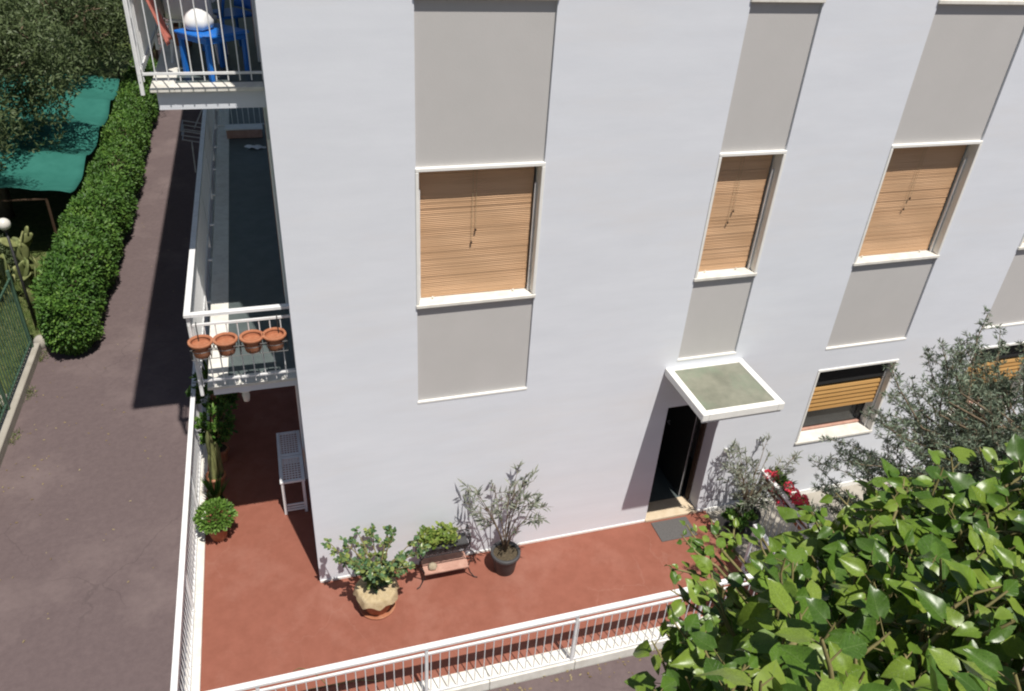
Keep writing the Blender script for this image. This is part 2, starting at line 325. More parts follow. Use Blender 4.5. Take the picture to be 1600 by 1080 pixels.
def window(a, b, z0, z1, floor):
    w_ = MB().box(a + .03, b - .03, .255, .275, z0 + .03, z1 - .03).part('window', M['dark'], B)
    f = MB(); y0 = -.012
    f.rbox(a - .006, b + .008, y0, .25, z1 - .038, z1, .005); f.rbox(a - .006, a + .028, y0, .25, z0 + .045, z1 - .040, .005); f.rbox(b - .028, b + .008, y0 , .25, z0 + .045, z1 - .040, .005)
    f.part('frame', M['trim'], w_)
    MB().rbox(a - .012, b + .014, -.022, .25, z0, z0 + .043, .006).part('sill', M['marble'], w_)
    MB().box(a + .07, b - .07, .235, .25, z0 + .08, z1 - .08).part('pane', M['glass'], w_)
    for x in (a + .036, b - .056): MB().box(x, x + .02, .085, .105, z0 + .044, z1 - .25).part('guide_rail', M['metal'], w_)
    if floor:
        s = MB(); z = z0 + .05; k = 0
        while z < z1 - .06:
            h = .0205; wob = R.uniform(-.003, .003); t_ = .38 + R.random() * .2 + .22 * math.sin(z * 23 + a)
            xa, xb = a + .052, b - .058; n_ = 6
            for q in range(n_):
                u0, u1 = xa + (xb - xa) * q / n_, xa + (xb - xa) * (q + 1) / n_
                o0 = .002 * math.sin(u0 * 7 + z * 9); o1 = .002 * math.sin(u1 * 7 + z * 9); y = .135 + wob
                V = [(u0, y + .006, z), (u1, y + .006, z), (u1, y + .0035 + o1, z + h * .5), (u0, y + .0035 + o0, z + h * .5), (u1, y + .006, z + h - .001), (u0, y + .006, z + h - .001)]
                s.add(V, [(0, 1, 2, 3), (3, 2, 4, 5)], t_)
            z += h
        s.box(a + .05, b - .056, .146, .150, z0 + .046, z1 - .05, .2)
        s.part('blind', M['rattan'], w_, kind='stuff')
        xm = (a + b) / 2 - .04
        for k, (dx, zb) in enumerate(((-.01, z0 + (z1 - z0) * .44), (.025, z0 + (z1 - z0) * .53))):
            MB().tube([(xm + dx, .118, z1 - .05), (xm + dx * 1.2, .118, zb)], .0022, 4).part('cord', M['sand'], w_)
            MB().lathe([(.001, -.03), (.011, -.02), (.012, -.008), (.004, .006), (.001, .01)], (xm + dx * 1.2, .118, zb), 8).part('knob', M['wood'], w_)
        for x in (a + .19, b - .22): MB().lathe([(.001, .03), (.01, .026), (.012, .012), (.006, 0), (.001, -.002)], (x, .10, z0 + .046), 8).part('knob', M['marble'], w_)
    else:
        z = z1 - .40; k = 0
        while z > z0 + .50:
            MB().add([(a + .045, .17, z), (b - .045, .17, z), (b - .045, .115, z - .012), (a + .045, .115, z - .012), (b - .045, .105, z - .058), (a + .045, .105, z - .058), (b - .045, .155, z - .062), (a + .045, .155, z - .062)],
                     [(0, 3, 2, 1), (3, 5, 4, 2), (5, 7, 6, 4), (7, 0, 1, 6)], R.random()).part('slat', M['slat'], w_)
            z -= .072
        MB().rbox(a + .04, b - .04, .10, .23, z1 - .36, z1 - .05, .01).part('lintel_shade_box', M['dark'], w_)  # added dark box replacing the blind's top, where the lintel shades it
        MB().rbox(a + .04, b - .04, .2, .25, z0 + .046, z0 + .085, .01).part('lower_rail', M['shelf'], w_)
    return w_
for a, b, z0, z1, fl in WIN: window(a, b, z0, z1, fl)
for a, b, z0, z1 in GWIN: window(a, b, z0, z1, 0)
# entrance
a, b, z0, z1 = DOOR
dr = MB().rbox(b - .12, b - .075, .34, 1.08, .05, 2.02, .006).part('door', M['doorm'], B, label='dark entrance door standing open inwards')
MB().tube([(b - .125, .96, 1.0), (b - .17, .96, 1.0), (b - .17, .88, 1.0)], .01, 6).part('handle', M['graym'], dr)
MB().box(b - .122, b - .11, .334, .3385, .05, 2.02).part('door_edge', M['graym'], dr)
f = MB(); f.box(a + .002, a + .035, .22, .30, .04, 2.07); f.box(b - .035, b - .002, .22, .30, .04, 2.07); f.box(a + .036, b - .036, .22, .30, 2.035, 2.07); f.part('door_frame', M['wood'], B)
MB().rbox(a - .01, b + .01, -.03, .31, .002, .045, .006).part('threshold', M['peach'], B)
h = MB(); h.add([(a - .5, .31, 0.03), (b + .5, .31, .03), (b + .5, 2.4, .03), (a - .5, 2.4, .03)], [(0, 1, 2, 3)]); h.part('hall_floor', M['tile'], B)
h = MB(); h.add([(a - .5, .312, 0), (a - .5, 2.4, 0), (a - .5, 2.4, 2.6), (a - .5, .312, 2.6), (b + .5, .312, 0), (b + .5, 2.4, 0), (b + .5, 2.4, 2.6), (b + .5, .312, 2.6)], [(0, 1, 2, 3), (4, 7, 6, 5), (1, 5, 6, 2), (3, 2, 6, 7)])
h.add([(a - .5, .312, 0), (a, .312, 0), (a, .312, 2.6), (a - .5, .312, 2.6), (b, .312, 0), (b + .5, .312, 0), (b + .5, .312, 2.6), (b, .312, 2.6), (a, .312, 2.08), (b, .312, 2.08)], [(0, 1, 2, 3), (4, 5, 6, 7), (8, 9, 7, 2)]); h.part('hall_wall', M['panel'], B)
# canopy over the door
cx0, cx1, cy, cz = 4.478, 5.585, -1.0, 2.735
ca = MB(); fw = .085
ca.rbox(cx0, cx0 + fw, cy, -.002, cz - .1, cz, .006); ca.rbox(cx1 - fw, cx1, cy, -.002, cz - .1, cz, .006); ca.rbox(cx0 + fw + .001, cx1 - fw - .001, cy, cy + fw, cz - .1, cz, .006); ca.rbox(cx0 + fw + .001, cx1 - fw - .001, -fw * .8, -.002, cz - .1, cz, .006)
cao = ca.part('door_canopy', M['trim'], B, label='white framed flat door canopy with dirty greenish glass')
MB().box(cx0 + fw - .004, cx1 - fw + .004, cy + fw - .004, -fw * .8 + .004, cz - .03, cz - .015).part('glass_pane', M['canopy'], cao)
MB().box(cx0 + .02, cx1 - .02, cy + .02, cy + .05, cz - .135, cz - .102).part('drip_rail', M['trim'], cao)
it = MB().rbox(5.675, 5.745, -.03, -.001, 1.12, 1.2, .006).part('intercom', M['plastic'], B); MB().box(5.69, 5.73, -.034, -.0301, 1.135, 1.15).part('button', M['graym'], it)

# railing builder: flat handrail, thin second rail, bars, bottom rail, posts
bar_cache = {}
def railing(parent, p0, p1, base, h, step=.102, post=None, bot=.06, zb0=None, hw=.032, hm='metal', bars=True, drop=0.0, second=.14, ext=(0, 0)):
    p0 = Vector((*p0, 0)); p1 = Vector((*p1, 0)); ln = (p1 - p0).length; u = (p1 - p0) / ln; v = Vector((-u.y, u.x, 0)); top = base + h
    def bar(za, zb, half, th, nm, ea=0, eb=0, off=0):
        V = []
        for q in (-ea, ln + eb):
            for s, z in ((-half, za), (half, za), (half, zb), (-half, zb)): V.append(p0 + u * q + v * (s + off) + Vector((0, 0, z)))
        return MB().add(V, [(0, 1, 2, 3), (7, 6, 5, 4), (0, 4, 5, 1), (1, 5, 6, 2), (2, 6, 7, 3), (3, 7, 4, 0)]).part(nm, M[hm], parent)
    bar(top - .03, top, hw, 0, 'handrail', *ext); bar(top - second - .012, top - second + .012, .012, 0, 'rail'); bar(base + bot, base + bot + .022, .011, 0, 'rail')
    z0 = base + bot - drop; z1 = top - second
    key = (round(z1 - z0, 3), hm)
    if key not in bar_cache: bar_cache[key] = MB().tube([(0, 0, 0), (0, 0, z1 - z0)], .0065, 5).mesh('baluster', M[hm])
    n = max(1, int(ln / step))
    for i in range(n + 1):
        q = p0 + u * (ln * i / n); inst('baluster', bar_cache[key], parent, (q.x, q.y, z0))
    for q in (post or []):
        c = p0 + u * q; MB().rbox(c.x - .018, c.x + .018, c.y - .018, c.y + .018, zb0 if zb0 is not None else base - .1, top - .031, .004).part('post', M[hm], parent)

# balconies on the left flank
def balcony(z, yf, xo, railx, raily, yend, th):
    s = MB().box(xo + .05, -.001, yf + .06, yend, z - th, z - .041).part('balcony', M['wall'], B)
    n_ = MB(); n_.rbox(xo, xo + .22, yf, yend, z - .04, z, .005); n_.part('marble_edge', M['marble'], s)
    MB().rbox(xo + .2205, -.001, yf, yf + .2, z - .04, z, .005).part('marble_edge', M['marble'], s)
    MB().box(xo + .2205, -.001, yf + .2005, yend, z - .04, z - .004).part('floor_tiles', M['tile'], s)
    railing(s, (railx, raily), (railx, yend), z, 1.0, post=[0.02 + 1.9 * k for k in range(8)], bot=.14, drop=.06, zb0=z - .05, ext=(.03, 0))
    railing(s, (railx + .034, raily), (0, raily), z, 1.0, bot=.14, drop=.06, ext=(-.0, -.002))
    yy = yf + .8
    while yy < yend:
        MB().box(railx - .012, xo + .06, yy, yy + .03, z - .065, z - .042).part('bracket', M['metal'], s); yy += 1.25
    return s
bal1 = balcony(2.95, .44, -.965, -1.02, .36, 16, .15)
bal2 = balcony(6.05, 1.04, -1.05, -1.11, .985, 16, .22)
railing(bal1, (-.98, 9.47), (0, 9.47), 2.95, 1.0, bot=.14)
# french doors on the flank
for z in (2.96, 6.06, .01):
    for y in (2.0, 6.0):
        fd = MB().rbox(-.03, -.002, y, y + 1.3, z, z + 2.25, .005).part('balcony_door', M['trim'], B)
        for k in range(2):
            MB().box(-.036, -.0305, y + .09 + k * .6, y + .6 + k * .6, z + .15, z + 2.12).part('shutter', M['shelf'], fd)
# roof slab with eaves (above the picture, throws the long shade on the driveway)
rf = MB().rbox(-.02, WX + .3, -.12, DEP + .3, HB, 9.78, .01).part('roof', M['trim'], B)
bal3 = MB().box(-1.66, -.021, .62, DEP, 8.93, 9.13).part('balcony', M['wall'], B)
pl_ = MB(); pl_.lathe([(.001, -.02), (.10, -.02), (.125, 0), (.125, .015), (.08, .05), (.03, .07), (.03, .12)], (-.6, .80, 2.66), 16)
ln_ = tag(solo(pl_.part('balcony_lamp', M['plastic'], None, True), (-.6, .80, 2.64)), 'round white lamp fixed under the balcony with flower pots', 'lamp')
MB().lathe([(.001, -.2), (.035, -.18), (.045, -.1), (.03, -.02), (.001, -.01)], (-.6, .80, 2.64), 10).part('bulb', M['globe'], ln_, True)

# ============================================================ TERRACE RAILINGS
r1 = thing('terrace_railing', 'white metal railing along the driveway side of the red terrace', 'railing', (-1.53, -1.93, 0))
railing(r1, (-1.53, -1.93), (-1.53, 24), 0.0, .9, post=[.03 + 1.77 * k for k in range(15)], zb0=.0, bot=.09, ext=(.032, 0))
r2 = thing('terrace_railing', 'white metal railing on kerb between red terrace and the front road', 'railing', (2, -1.93, 0))
railing(r2, (-1.49, -1.93), (5.55, -1.93), 0.0, .9, post=[.75, 2.5, 4.25, 5.9, 7.02], zb0=-.02, bot=.05, ext=(0, .03))
r3 = thing('side_railing', 'short white railing closing the entrance side of red terrace', 'railing', (5.55, -1.6, 0))
railing(r3, (5.53, -1.89), (5.53, -1.18), 0.0, .9, post=[.68], zb0=0)
r4 = thing('side_railing', 'white railing with red geraniums beside the concrete path', 'railing', (6.22, -.8, -.05))
railing(r4, (6.22, -1.5), (6.22, -.25), -.05, .96, post=[.02, 1.22], zb0=-.05)

# ============================================================ POTS AND PLANTS
def pot_mesh(r, h, lip=.015): # r at rim
    return [(.001, 0), (r * .70, 0), (r * .74, .01), (r * .93, h * .80), (r * .94, h * .82), (r + lip * .6, h * .83), (r + lip, h * .86), (r + lip, h - .005), (r + lip * .5, h), (r * .9, h), (r * .88, h * .88)]
def pot(parent, c, r, h, m, soil=True):
    MB().lathe(pot_mesh(r, h), c, 28).part('pot', m, parent, True)
    if soil: MB().lathe([(r * .9, h * .87), (r * .5, h * .9), (.001, h * .905)], c, 20).part('soil', M['soil'], parent)
def branchplant(parent, base, nst, ht, spread, m_stem, leaf, lsize, per, tpl, lm, r0=.012, up=.3, lean=(0, 0), whorl=True, name='foliage', bare=.35, sub=4):
    st = MB(); P = []; D = []; S = []
    for i in range(nst):
        a = 2 * math.pi * (i + R.random() * .7) / nst; L_ = ht * R.uniform(.65, 1.0); sp = spread * R.uniform(.5, 1)
        pts = []
        for k in range(7):
            f = k / 6; pts.append(Vector(base) + Vector((math.cos(a) * sp * f ** 1.4 + lean[0] * f + R.uniform(-.015, .015), math.sin(a) * sp * f ** 1.4 * .75 + lean[1] * f + R.uniform(-.015, .015), L_ * f)))
        st.tube(pts, [r0 * (1 - .75 * k / 6) for k in range(7)], 5)
        ends = [(pts[-1], (pts[-1] - pts[-2]).normalized())]
        for j in range(sub):
            k = R.randint(int(bare * 6), 5); q = pts[k]; dd = (Vector((math.cos(a), math.sin(a) * .7, .5)) + Vector((R.uniform(-1, 1), R.uniform(-1, 1), R.uniform(-.3, .6)))).normalized()
            e = q + dd * ht * R.uniform(.12, .28); st.tube([q, (q + e) / 2 + Vector((0, 0, .01)), e], [r0 * .4, r0 * .3, r0 * .18], 4); ends.append((e, dd))
        for e, dd in ends:
            for j in range(per):
                v = Vector((R.gauss(0, 1), R.gauss(0, 1), R.gauss(0, 1))).normalized(); ld = (dd * .7 + v * .85 + Vector((0, 0, up))).normalized()
                P.append(e - dd * R.random() * (lsize * 1.3)); D.append(ld); S.append(lsize * R.uniform(.65, 1.15))
    st.part('stems', m_stem, parent, True)
    n = len(P); nr = rdir(n) * .6 + np.array([0.1, -.4, 1.0])
    return leafpart(name, P, D, nr, S, N.random(n), tpl, lm, parent)

# large succulent in burlap-covered pot
p = thing('jade_plant', 'leafy dark green succulent in terracotta pot wrapped with sandy burlap', 'plant', (.66, -.55, 0))
pot(p, (.66, -.55, 0), .22, .34, M['pot'], False)
def cloth(u, v):
    a = 2 * math.pi * v; r = .31 * (u if u < .8 else .8 + (u - .8) * .45); wv = 1 + .05 * math.sin(5 * a) + .035 * math.sin(11 * a + 1)
    z = .39 - .02 * u if u < .8 else .374 - (u - .8) * (.55 + .16 * math.sin(7 * a))
    return (.66 + r * wv * math.cos(a), -.55 + r * wv * math.sin(a), z + .008 * math.sin(13 * a + 5 * u))
MB().grid(cloth, 14, 48).part('burlap_cover', M['sand'], p, True)
MB().lathe([(.001, .002), (.2, .002), (.225, .015), (.23, .03), (.22, .03), (.19, .016), (.001, .015)], (.66, -.55, 0), 28).part('saucer', M['pot'], p, True)
branchplant(p, (.70, -.47, .36), 14, .70, .64, M['stem'], None, .07, 9, tpl_oval(.62, .1), L['jade'], .016, .1, sub=10, bare=.12)
# wrought iron planter stand
st = thing('planter_stand', 'black wrought iron planter stand with scroll legs and wooden shelf', 'plant stand', (1.6, -.25, 0))
X0, X1, Y0, Y1 = 1.29, 1.90, -.36, -.12
bk = MB()
for z in (.50, .62): bk.tube([(X0, Y0, z), (X1, Y0, z), (X1, Y1, z), (X0, Y1, z), (X0, Y0, z)], .007, 5)
for i in range(9):
    x = X0 + (X1 - X0) * i / 8
    for y in (Y0, Y1):
        bk.tube([(x, y, .5), (x, y, .62)], .004, 4)
        if i < 8:
            cx = x + .038; bk.tube([(cx + .026 * math.cos(q * math.pi / 4), y, .56 + .042 * math.sin(q * math.pi / 4)) for q in range(9)], .004, 4)
for i in range(5):
    y = Y0 + (Y1 - Y0) * i / 4
    for x in (X0, X1): bk.tube([(x, y, .5), (x, y, .62)], .004, 4)
bk.part('basket', M['iron'], st)
en = MB()   # raised scrolled end
en.tube([(X1, Y0, .62), (X1 + .01, Y0 + .02, .72), (X1, Y0 + .1, .78), (X1, Y1 - .06, .78), (X1 + .01, Y1, .70), (X1, Y1, .62)], .007, 5)
for q in range(3): en.tube([(X1, Y0 + .06 + q * .06 + .024 * math.cos(k * math.pi / 4), .69 + .04 * math.sin(k * math.pi / 4)) for k in range(9)], .004, 4)
en.part('scroll_end', M['iron'], st)
for x, s in ((X0, -1), (X1, 1)):
    for y, q in ((Y0, -1), (Y1, 1)):
        MB().tube([(x, y, .5), (x + s * .05, y, .44), (x + s * .055, y, .34), (x, y, .26), (x - s * .02, y, .18), (x + s * .01, y + q * .01, .08), (x + s * .06, y + q * .04, .012), (x + s * .10, y + q * .06, .012)], .008, 5).part('leg', M['iron'], st, True)
MB().rbox(X0 + .01, X1 - .01, Y0 - .02, Y1 + .02, .185, .21, .004).part('shelf', M['shelf'], st)
tr = MB(); tr.rbox(X0 + .02, X1 - .02, Y0 + .02, Y1 - .02, .505, .60, .006); tr.part('planter_box', M['potdark'], st)
P = []; D = []; S = []
for i in range(420):
    x = R.uniform(X0 - .02, X1 - .16); y = R.uniform(Y0 + .0, Y1); hh = .13 + .12 * math.sin(x * 13) ** 2
    P.append((x, y, .6 + R.random() ** .7 * hh)); D.append((R.gauss(0, .6), R.gauss(0, .6) - .15, R.uniform(.2, 1))); S.append(R.uniform(.045, .08))
pl1 = thing('leafy_plant', 'yellow green leafy plants growing in the iron planter stand', 'plant', (1.6, -.25, .6))
leafpart('foliage', P, D, rdir(420) * .6 + np.array([0, -.3, 1]), S, N.random(420), tpl_oval(.6, .1), L['lemon'], pl1)
sm = MB()
for i in range(14):
    x = X0 + .03 + i * .032; sm.tube([(x, -.24, .6), (x + R.uniform(-.02, .02), -.25, .74)], .004, 4)
sm.part('stems', M['stem'], pl1)
stn = MB(); stn.lathe([(.001, 0), (.05, .0), (.06, .03), (.05, .065), (.025, .085), (.001, .09)], (1.42, -.30, .21), 12, .1); tag(solo(stn.part('stone', M['stone'], None, True), (1.42, -.30, .21)), 'rounded beige stone lying on the planter stand shelf', 'stone')
# oleander in grey pot
p = thing('oleander', 'tall sparse oleander in dark grey plastic pot by the wall', 'plant', (2.39, -.36, 0))
pot(p, (2.39, -.36, 0), .185, .34, M['potdark'])
branchplant(p, (2.39, -.33, .30), 8, 1.40, .46, M['bark'], None, .125, 9, tpl_kite(.2, .04), L['oleander'], .012, .2, sub=5, bare=.5)
# oleander by the entrance
p = thing('oleander', 'bushy oleander in dark pot between the door and geraniums', 'plant', (5.98, -.45, 0))
pot(p, (5.98, -.45, -.05), .2, .36, M['potdark'])
branchplant(p, (5.98, -.42, .28), 13, 1.15, .62, M['bark'], None, .11, 12, tpl_kite(.19, .04), L['oleander'], .011, .15, sub=6, bare=.25)
p = thing('low_bush', 'dark leafy low bush at foot of the entrance oleander', 'plant', (5.72, -.62, 0))
pot(p, (5.72, -.62, 0), .15, .22, M['potdark'])
branchplant(p, (5.72, -.62, .2), 12, .36, .26, M['stem'], None, .06, 16, tpl_oval(.5), L['hedge'], .006)
# bright round bush in terracotta pot at the terrace edge
p = thing('round_bush', 'bright green round bush in terracotta pot by the railing', 'plant', (-1.25, 1.12, 0))
pot(p, (-1.25, 1.12, 0), .14, .24, M['pot'])
n = 1500; q = rdir(n); q[:, 2] = np.abs(q[:, 2]) * 1.0 - .25; q = q * (.235 * N.uniform(.75, 1.06, n))[:, None]
leafpart('foliage', q + np.array([-1.25, 1.12, .40]), q + rdir(n) * .12 + np.array([0, 0, .05]), rdir(n) * .5 + q * 3 + np.array([0, 0, .4]), N.uniform(.035, .06, n), N.random(n), tpl_oval(.55), L['bush'], p)
sm = MB()
for i in range(9): a = i * .7; sm.tube([(-1.25, 1.12, .2), (-1.25 + .12 * math.cos(a), 1.12 + .12 * math.sin(a), .45)], .005, 4)
sm.part('stems', M['stem'], p)
# row of pots in the shade along the railing
spots = [(-1.27, 1.62, 'strap', .5, 'strappy leaved plant in terracotta pot behind the bright round bush'), (-1.28, 2.15, 'column', .85, 'pale columnar cactus in terracotta pot beside white railing'),
         (-1.24, 2.75, 'shrub', .75, 'dark leafy shrub in terracotta pot next to the columnar cactus'), (-1.22, 3.5, 'shrub2', .95, 'tall dark shrub in pot under the flower pot balcony'), (-1.28, 4.3, 'strap2', .8, 'tall strap leaved plant in pot deep under the balcony')]
for x, y, kd, hh, lab in spots:
    p = thing({'s': 'potted_shrub', 'c': 'potted_cactus'}[kd[0]] if kd != 'strap' and kd != 'strap2' else 'potted_plant', lab, 'plant', (x, y, 0), 'potted plants along the railing')
    pot(p, (x, y, 0), .13, .24, M['pot'])
    if kd.startswith('strap'):
        n = 60; a = N.uniform(0, 6.28, n); dv = np.stack([np.cos(a) * .45, np.sin(a) * .45, np.ones(n)], 1) + rdir(n) * .15
        leafpart('foliage', np.tile([x, y, .2], (n, 1)) + rdir(n) * .03, dv, np.stack([np.cos(a), np.sin(a), np.full(n, .3)], 1), N.uniform(.5, 1, n) * hh, N.random(n), tpl_kite(.09, .02), L['hedge'], p)
    elif kd == 'column':
        for k, (dx, dy, h2, rr) in enumerate(((0, 0, .85, .055), (.07, .05, .6, .045), (-.02, -.08, .5, .045))):
            mb = MB(); V = []; F = []
            for i in range(9):
                z = .2 + h2 * i / 8; r = rr * (1 if i < 7 else (.8 if i == 7 else .2))
                for j in range(16): aa = 2 * math.pi * j / 16; r2 = r * (1 if j % 2 else .72); V.append((x + dx + r2 * math.cos(aa), y + dy + r2 * math.sin(aa), z))
            for i in range(8):
                for j in range(16): F.append((i * 16 + j, i * 16 + (j + 1) % 16, (i + 1) * 16 + (j + 1) % 16, (i + 1) * 16 + j))
            mb.add(V, F, .8).part('cactus_column', L['cactus'], p, True)
    else:
        branchplant(p, (x, y, .2), 12, hh, .3, M['stem'], None, .09, 12, tpl_oval(.4), L['hedge'], .008, sub=5)
# geraniums on the railing
flm = leafmat('geranium_petal', [(.70, .04, .08), (.80, .07, .13), (.85, .13, .20)], .6, .2)
for k, (y, off, lab) in enumerate(((-.50, ((6.22, -.385, .916), (6.22, -.627, .844), (6.27, -.5, .93), (6.33, -.42, .9)), 'red geranium in trough nearer the house wall on the railing'), (-1.0, ((6.22, -.829, 1.099), (6.22, -1.009, 1.031), (6.2, -.818, .732), (6.22, -1.124, 1.138), (6.3, -1.1, 1.0), (6.28, -.9, 1.02)), 'red geranium in trough at outer end of the railing'))):
    p = thing('geranium', lab, 'plant', (6.30, y, .6))
    MB().rbox(6.26, 6.41, y - .2, y + .2, .62, .77, .01).part('trough', M['pot'], p)
    hk = MB()
    for dy in (-.12, .12): hk.tube([(6.22, y + dy, .93), (6.27, y + dy, .93), (6.27, y + dy, .75)], .005, 4)
    hk.part('hook', M['iron'], p)
    n = 260; q = rdir(n) * N.uniform(.4, 1, n)[:, None] * np.array([.12, .24, .12]) + np.array([6.35, y, .85])
    leafpart('foliage', q, rdir(n) + np.array([0, 0, .4]), rdir(n) * .5 + np.array([0, -.2, 1]), N.uniform(.05, .075, n), N.random(n), tpl_oval(.95, .08), L['bush'], p)
    for c in off:
        c = np.array(c); m_ = 70
        q = rdir(m_); leafpart('flower', c + q * .05, q + rdir(m_) * .4, rdir(m_), N.uniform(.025, .035, m_), N.random(m_), tpl_oval(.9, .1), flm, p, None)
        MB().tube([(6.30, y, .8), tuple(c)], .004, 4).part('flower_stem', M['stem'], p)

# flower pots on the balcony rail
rk = thing('pot_rack', 'black wire rack holding terracotta pots on the balcony railing', 'plant rack', (-.55, .3, 3.5))
rb = MB()
for z in (3.50, 3.62): rb.tube([(-1.03, .17, z), (-.06, .17, z)], .005, 4)
rb.tube([(-1.03, .335, 3.62), (-.06, .335, 3.62)], .005, 4); rb.tube([(-1.03, .335, 3.50), (-.06, .335, 3.50)], .005, 4)
for i in range(11):
    x = -1.03 + .097 * i; rb.tube([(x, .17, 3.62), (x, .17, 3.50), (x, .335, 3.50), (x, .335, 3.62)], .0035, 4)
rb.part('wire_tray', M['iron'], rk)
for x in (-.95, -.14): MB().tube([(x, .335, 3.5), (x, .335, 3.83), (x, .36, 3.84), (x, .385, 3.82)], .006, 5).part('hook', M['iron'], rk)
for x, lab in ((-.925, 'first terracotta pot on the balcony rack, at outer corner'), (-.68, 'second terracotta pot on the balcony rack from outer corner'), (-.415, 'third terracotta pot on the balcony rack from outer corner'), (-.185, 'terracotta pot on the balcony rack closest to the white wall')):
    p = thing('flower_pot', lab, 'flower pot', (x, .25, 3.505), 'pots on the balcony railing')
    pot(p, (x, .25, 3.505), .112, .18, M['pot'], False); MB().lathe([(.10, .12), (.05, .125), (.001, .127)], (x, .25, 3.505), 20).part('soil', M['pot'], p)
    MB().tube([(x + .12 * math.cos(k * math.pi / 8), .25 + .12 * math.sin(k * math.pi / 8), 3.60) for k in range(17)], .005, 4).part('ring', M['iron'], rk)

# ============================================================ THINGS ON TERRACE AND BALCONIES
mt = MB().rbox(4.70, 5.27, -.435, -.06, .002, .014, .004); tag(solo(mt.part('doormat', M['mat_']), (4.98, -.25, 0)), 'grey rectangular doormat in front of the entrance', 'doormat')
tb = thing('plastic_table', 'narrow white plastic lattice table standing beside the flank wall', 'table', (-.2, 1.9, 0))
for y0, y1 in ((1.32, 1.87), (1.885, 2.44)):
    fr = MB(); fr.rbox(-.38, -.33, y0, y1, .585, .62, .006); fr.rbox(-.09, -.04, y0, y1, .585, .62, .006); fr.rbox(-.329, -.091, y0, y0 + .06, .585, .62, .006); fr.rbox(-.329, -.091, y1 - .05, y1, .585, .62, .006)
    tp = fr.part('table_top', M['plastic'], tb); lt = MB()
    for i in range(1, 6): x = -.33 + .24 * i / 6; lt.box(x - .007, x + .007, y0 + .061, y1 - .051, .60, .615)
    for i in range(1, 9): y = y0 + .06 + (y1 - y0 - .11) * i / 9; lt.box(-.329, -.091, y - .007, y + .007, .597, .611)
    lt.part('lattice', M['plastic'], tp)
for y in (1.35, 2.38):
    for x in (-.35, -.07): MB().rbox(x - .02, x + .02, y - .02, y + .02, .0, .584, .005).part('leg', M['plastic'], tb)
    ft = MB()
    for z0, z1 in ((.05, .08), (.10, .125), (.15, .175)): ft.rbox(-.329, -.091, y - .012, y + .012, z0, z1, .004)
    ft.part('stretcher', M['plastic'], tb)
tg = MB(); tg.tube([(.55, -1.62, .012), (.3, -1.55, .02), (.05, -1.53, .015), (-.25, -1.52, .012), (-.5, -1.58, .01)], .006, 5); tg.tube([(-.05, -1.53, .015), (-.2, -1.3, .03), (-.35, -1.22, .02), (-.42, -1.24, .012)], .004, 4); tg.tube([(-.2, -1.3, .03), (-.27, -1.36, .015)], .003, 4)
tw = tag(solo(tg.part('dry_twig', M['stem'], None, True), (0, -1.5, 0)), 'thin dry vine twig lying on the red terrace', 'twig')
leafpart('leaf', [(-.5, -1.58, .02), (.05, -1.53, .025)], [(-1, -.2, .1), (.2, -1, .1)], [(0, 0, 1), (0, 0, 1)], [.07, .05], [.9, .8], tpl_oval(.5), L['lemon'], tw, None)
# blue table and chairs on the upper balcony
bt = thing('blue_table', 'low blue plastic table on the upper balcony', 'table', (-.45, 1.6, 6.05))
Mx = Matrix.Translation((-.44, 1.58, 0)) @ Matrix.Rotation(math.radians(40), 4, 'Z')
def rot(mb, m): mb.v = [tuple(m @ Vector(p)) for p in mb.v]; return mb
tp = rot(MB().rbox(-.27, .27, -.24, .24, 6.445, 6.475, .01).rbox(-.25, .25, -.22, .22, 6.395, 6.444, .006), Mx).part('table_top', M['blue'], bt)
for sx in (-1, 1):
    for sy in (-1, 1): rot(MB().add([(sx * a_, sy * b_, z) for z, e in ((6.046, .0), (6.394, -.0)) for a_, b_ in ((.205 , .175), (.245, .175), (.245, .215), (.205, .215))], [(0, 1, 2, 3), (4, 5, 6, 7), (0, 1, 5, 4), (1, 2, 6, 5), (2, 3, 7, 6), (3, 0, 4, 7)]), Mx).part('leg', M['blue'], bt)
bgm = MB(); bgm.lathe([(.001, 0), (.10, .0), (.135, .03), (.14, .09), (.10, .15), (.05, .185), (.001, .20)], (-.56, 1.60, 6.476), 20, .09)
tag(solo(bgm.part('lit_chair_back_stand_in', M['plastic'], None, True), (-.56, 1.60, 6.476)), 'added white bundle shape standing in for the lit chair back', 'stand_in')  # bundle added in place of the sunlit part of the chair back
def chair(loc, rz, m, lab):
    c = thing('plastic_chair', lab, 'chair', loc); T = Matrix.Translation(loc) @ Matrix.Rotation(rz, 4, 'Z')
    rot(MB().rbox(-.22, .22, -.22, .22, .40, .43, .01), T).part('seat', m, c)
    def back(u, v):
        a = math.pi * (v - .5) * .9; wv = .24 - .05 * max(0, u - .6) ** 1.2 * 3
        return T @ Vector((wv * math.sin(a) / math.sin(.45 * math.pi), .20 + .07 * u + .05 * math.cos(a), .44 + .42 * u * (1 - .12 * (2 * v - 1) ** 2)))
    b_ = MB().grid(back, 8, 12).part('backrest', m, c, True); sd = b_.modifiers.new('t', 'SOLIDIFY'); sd.thickness = .012
    for sx in (-1, 1):
        for sy in (-1, 1): rot(MB().tube([(sx * .24, sy * .23, 0), (sx * .20, sy * .19, .41)], [.016, .022], 6), T).part('leg', m, c)
        rot(MB().tube([(sx * .24, .2, .62), (sx * .27, 0, .63), (sx * .26, -.18, .62), (sx * .22, -.2, .43)], .018, 6), T).part('armrest', m, c, True)
chair((-.62, 2.25, 6.05), math.radians(170), M['plastic'], 'white plastic armchair behind low blue table on upper balcony')
chair((-.28, 2.5, 6.05), math.radians(-60), M['blue'], 'blue plastic armchair in the shade on upper balcony')
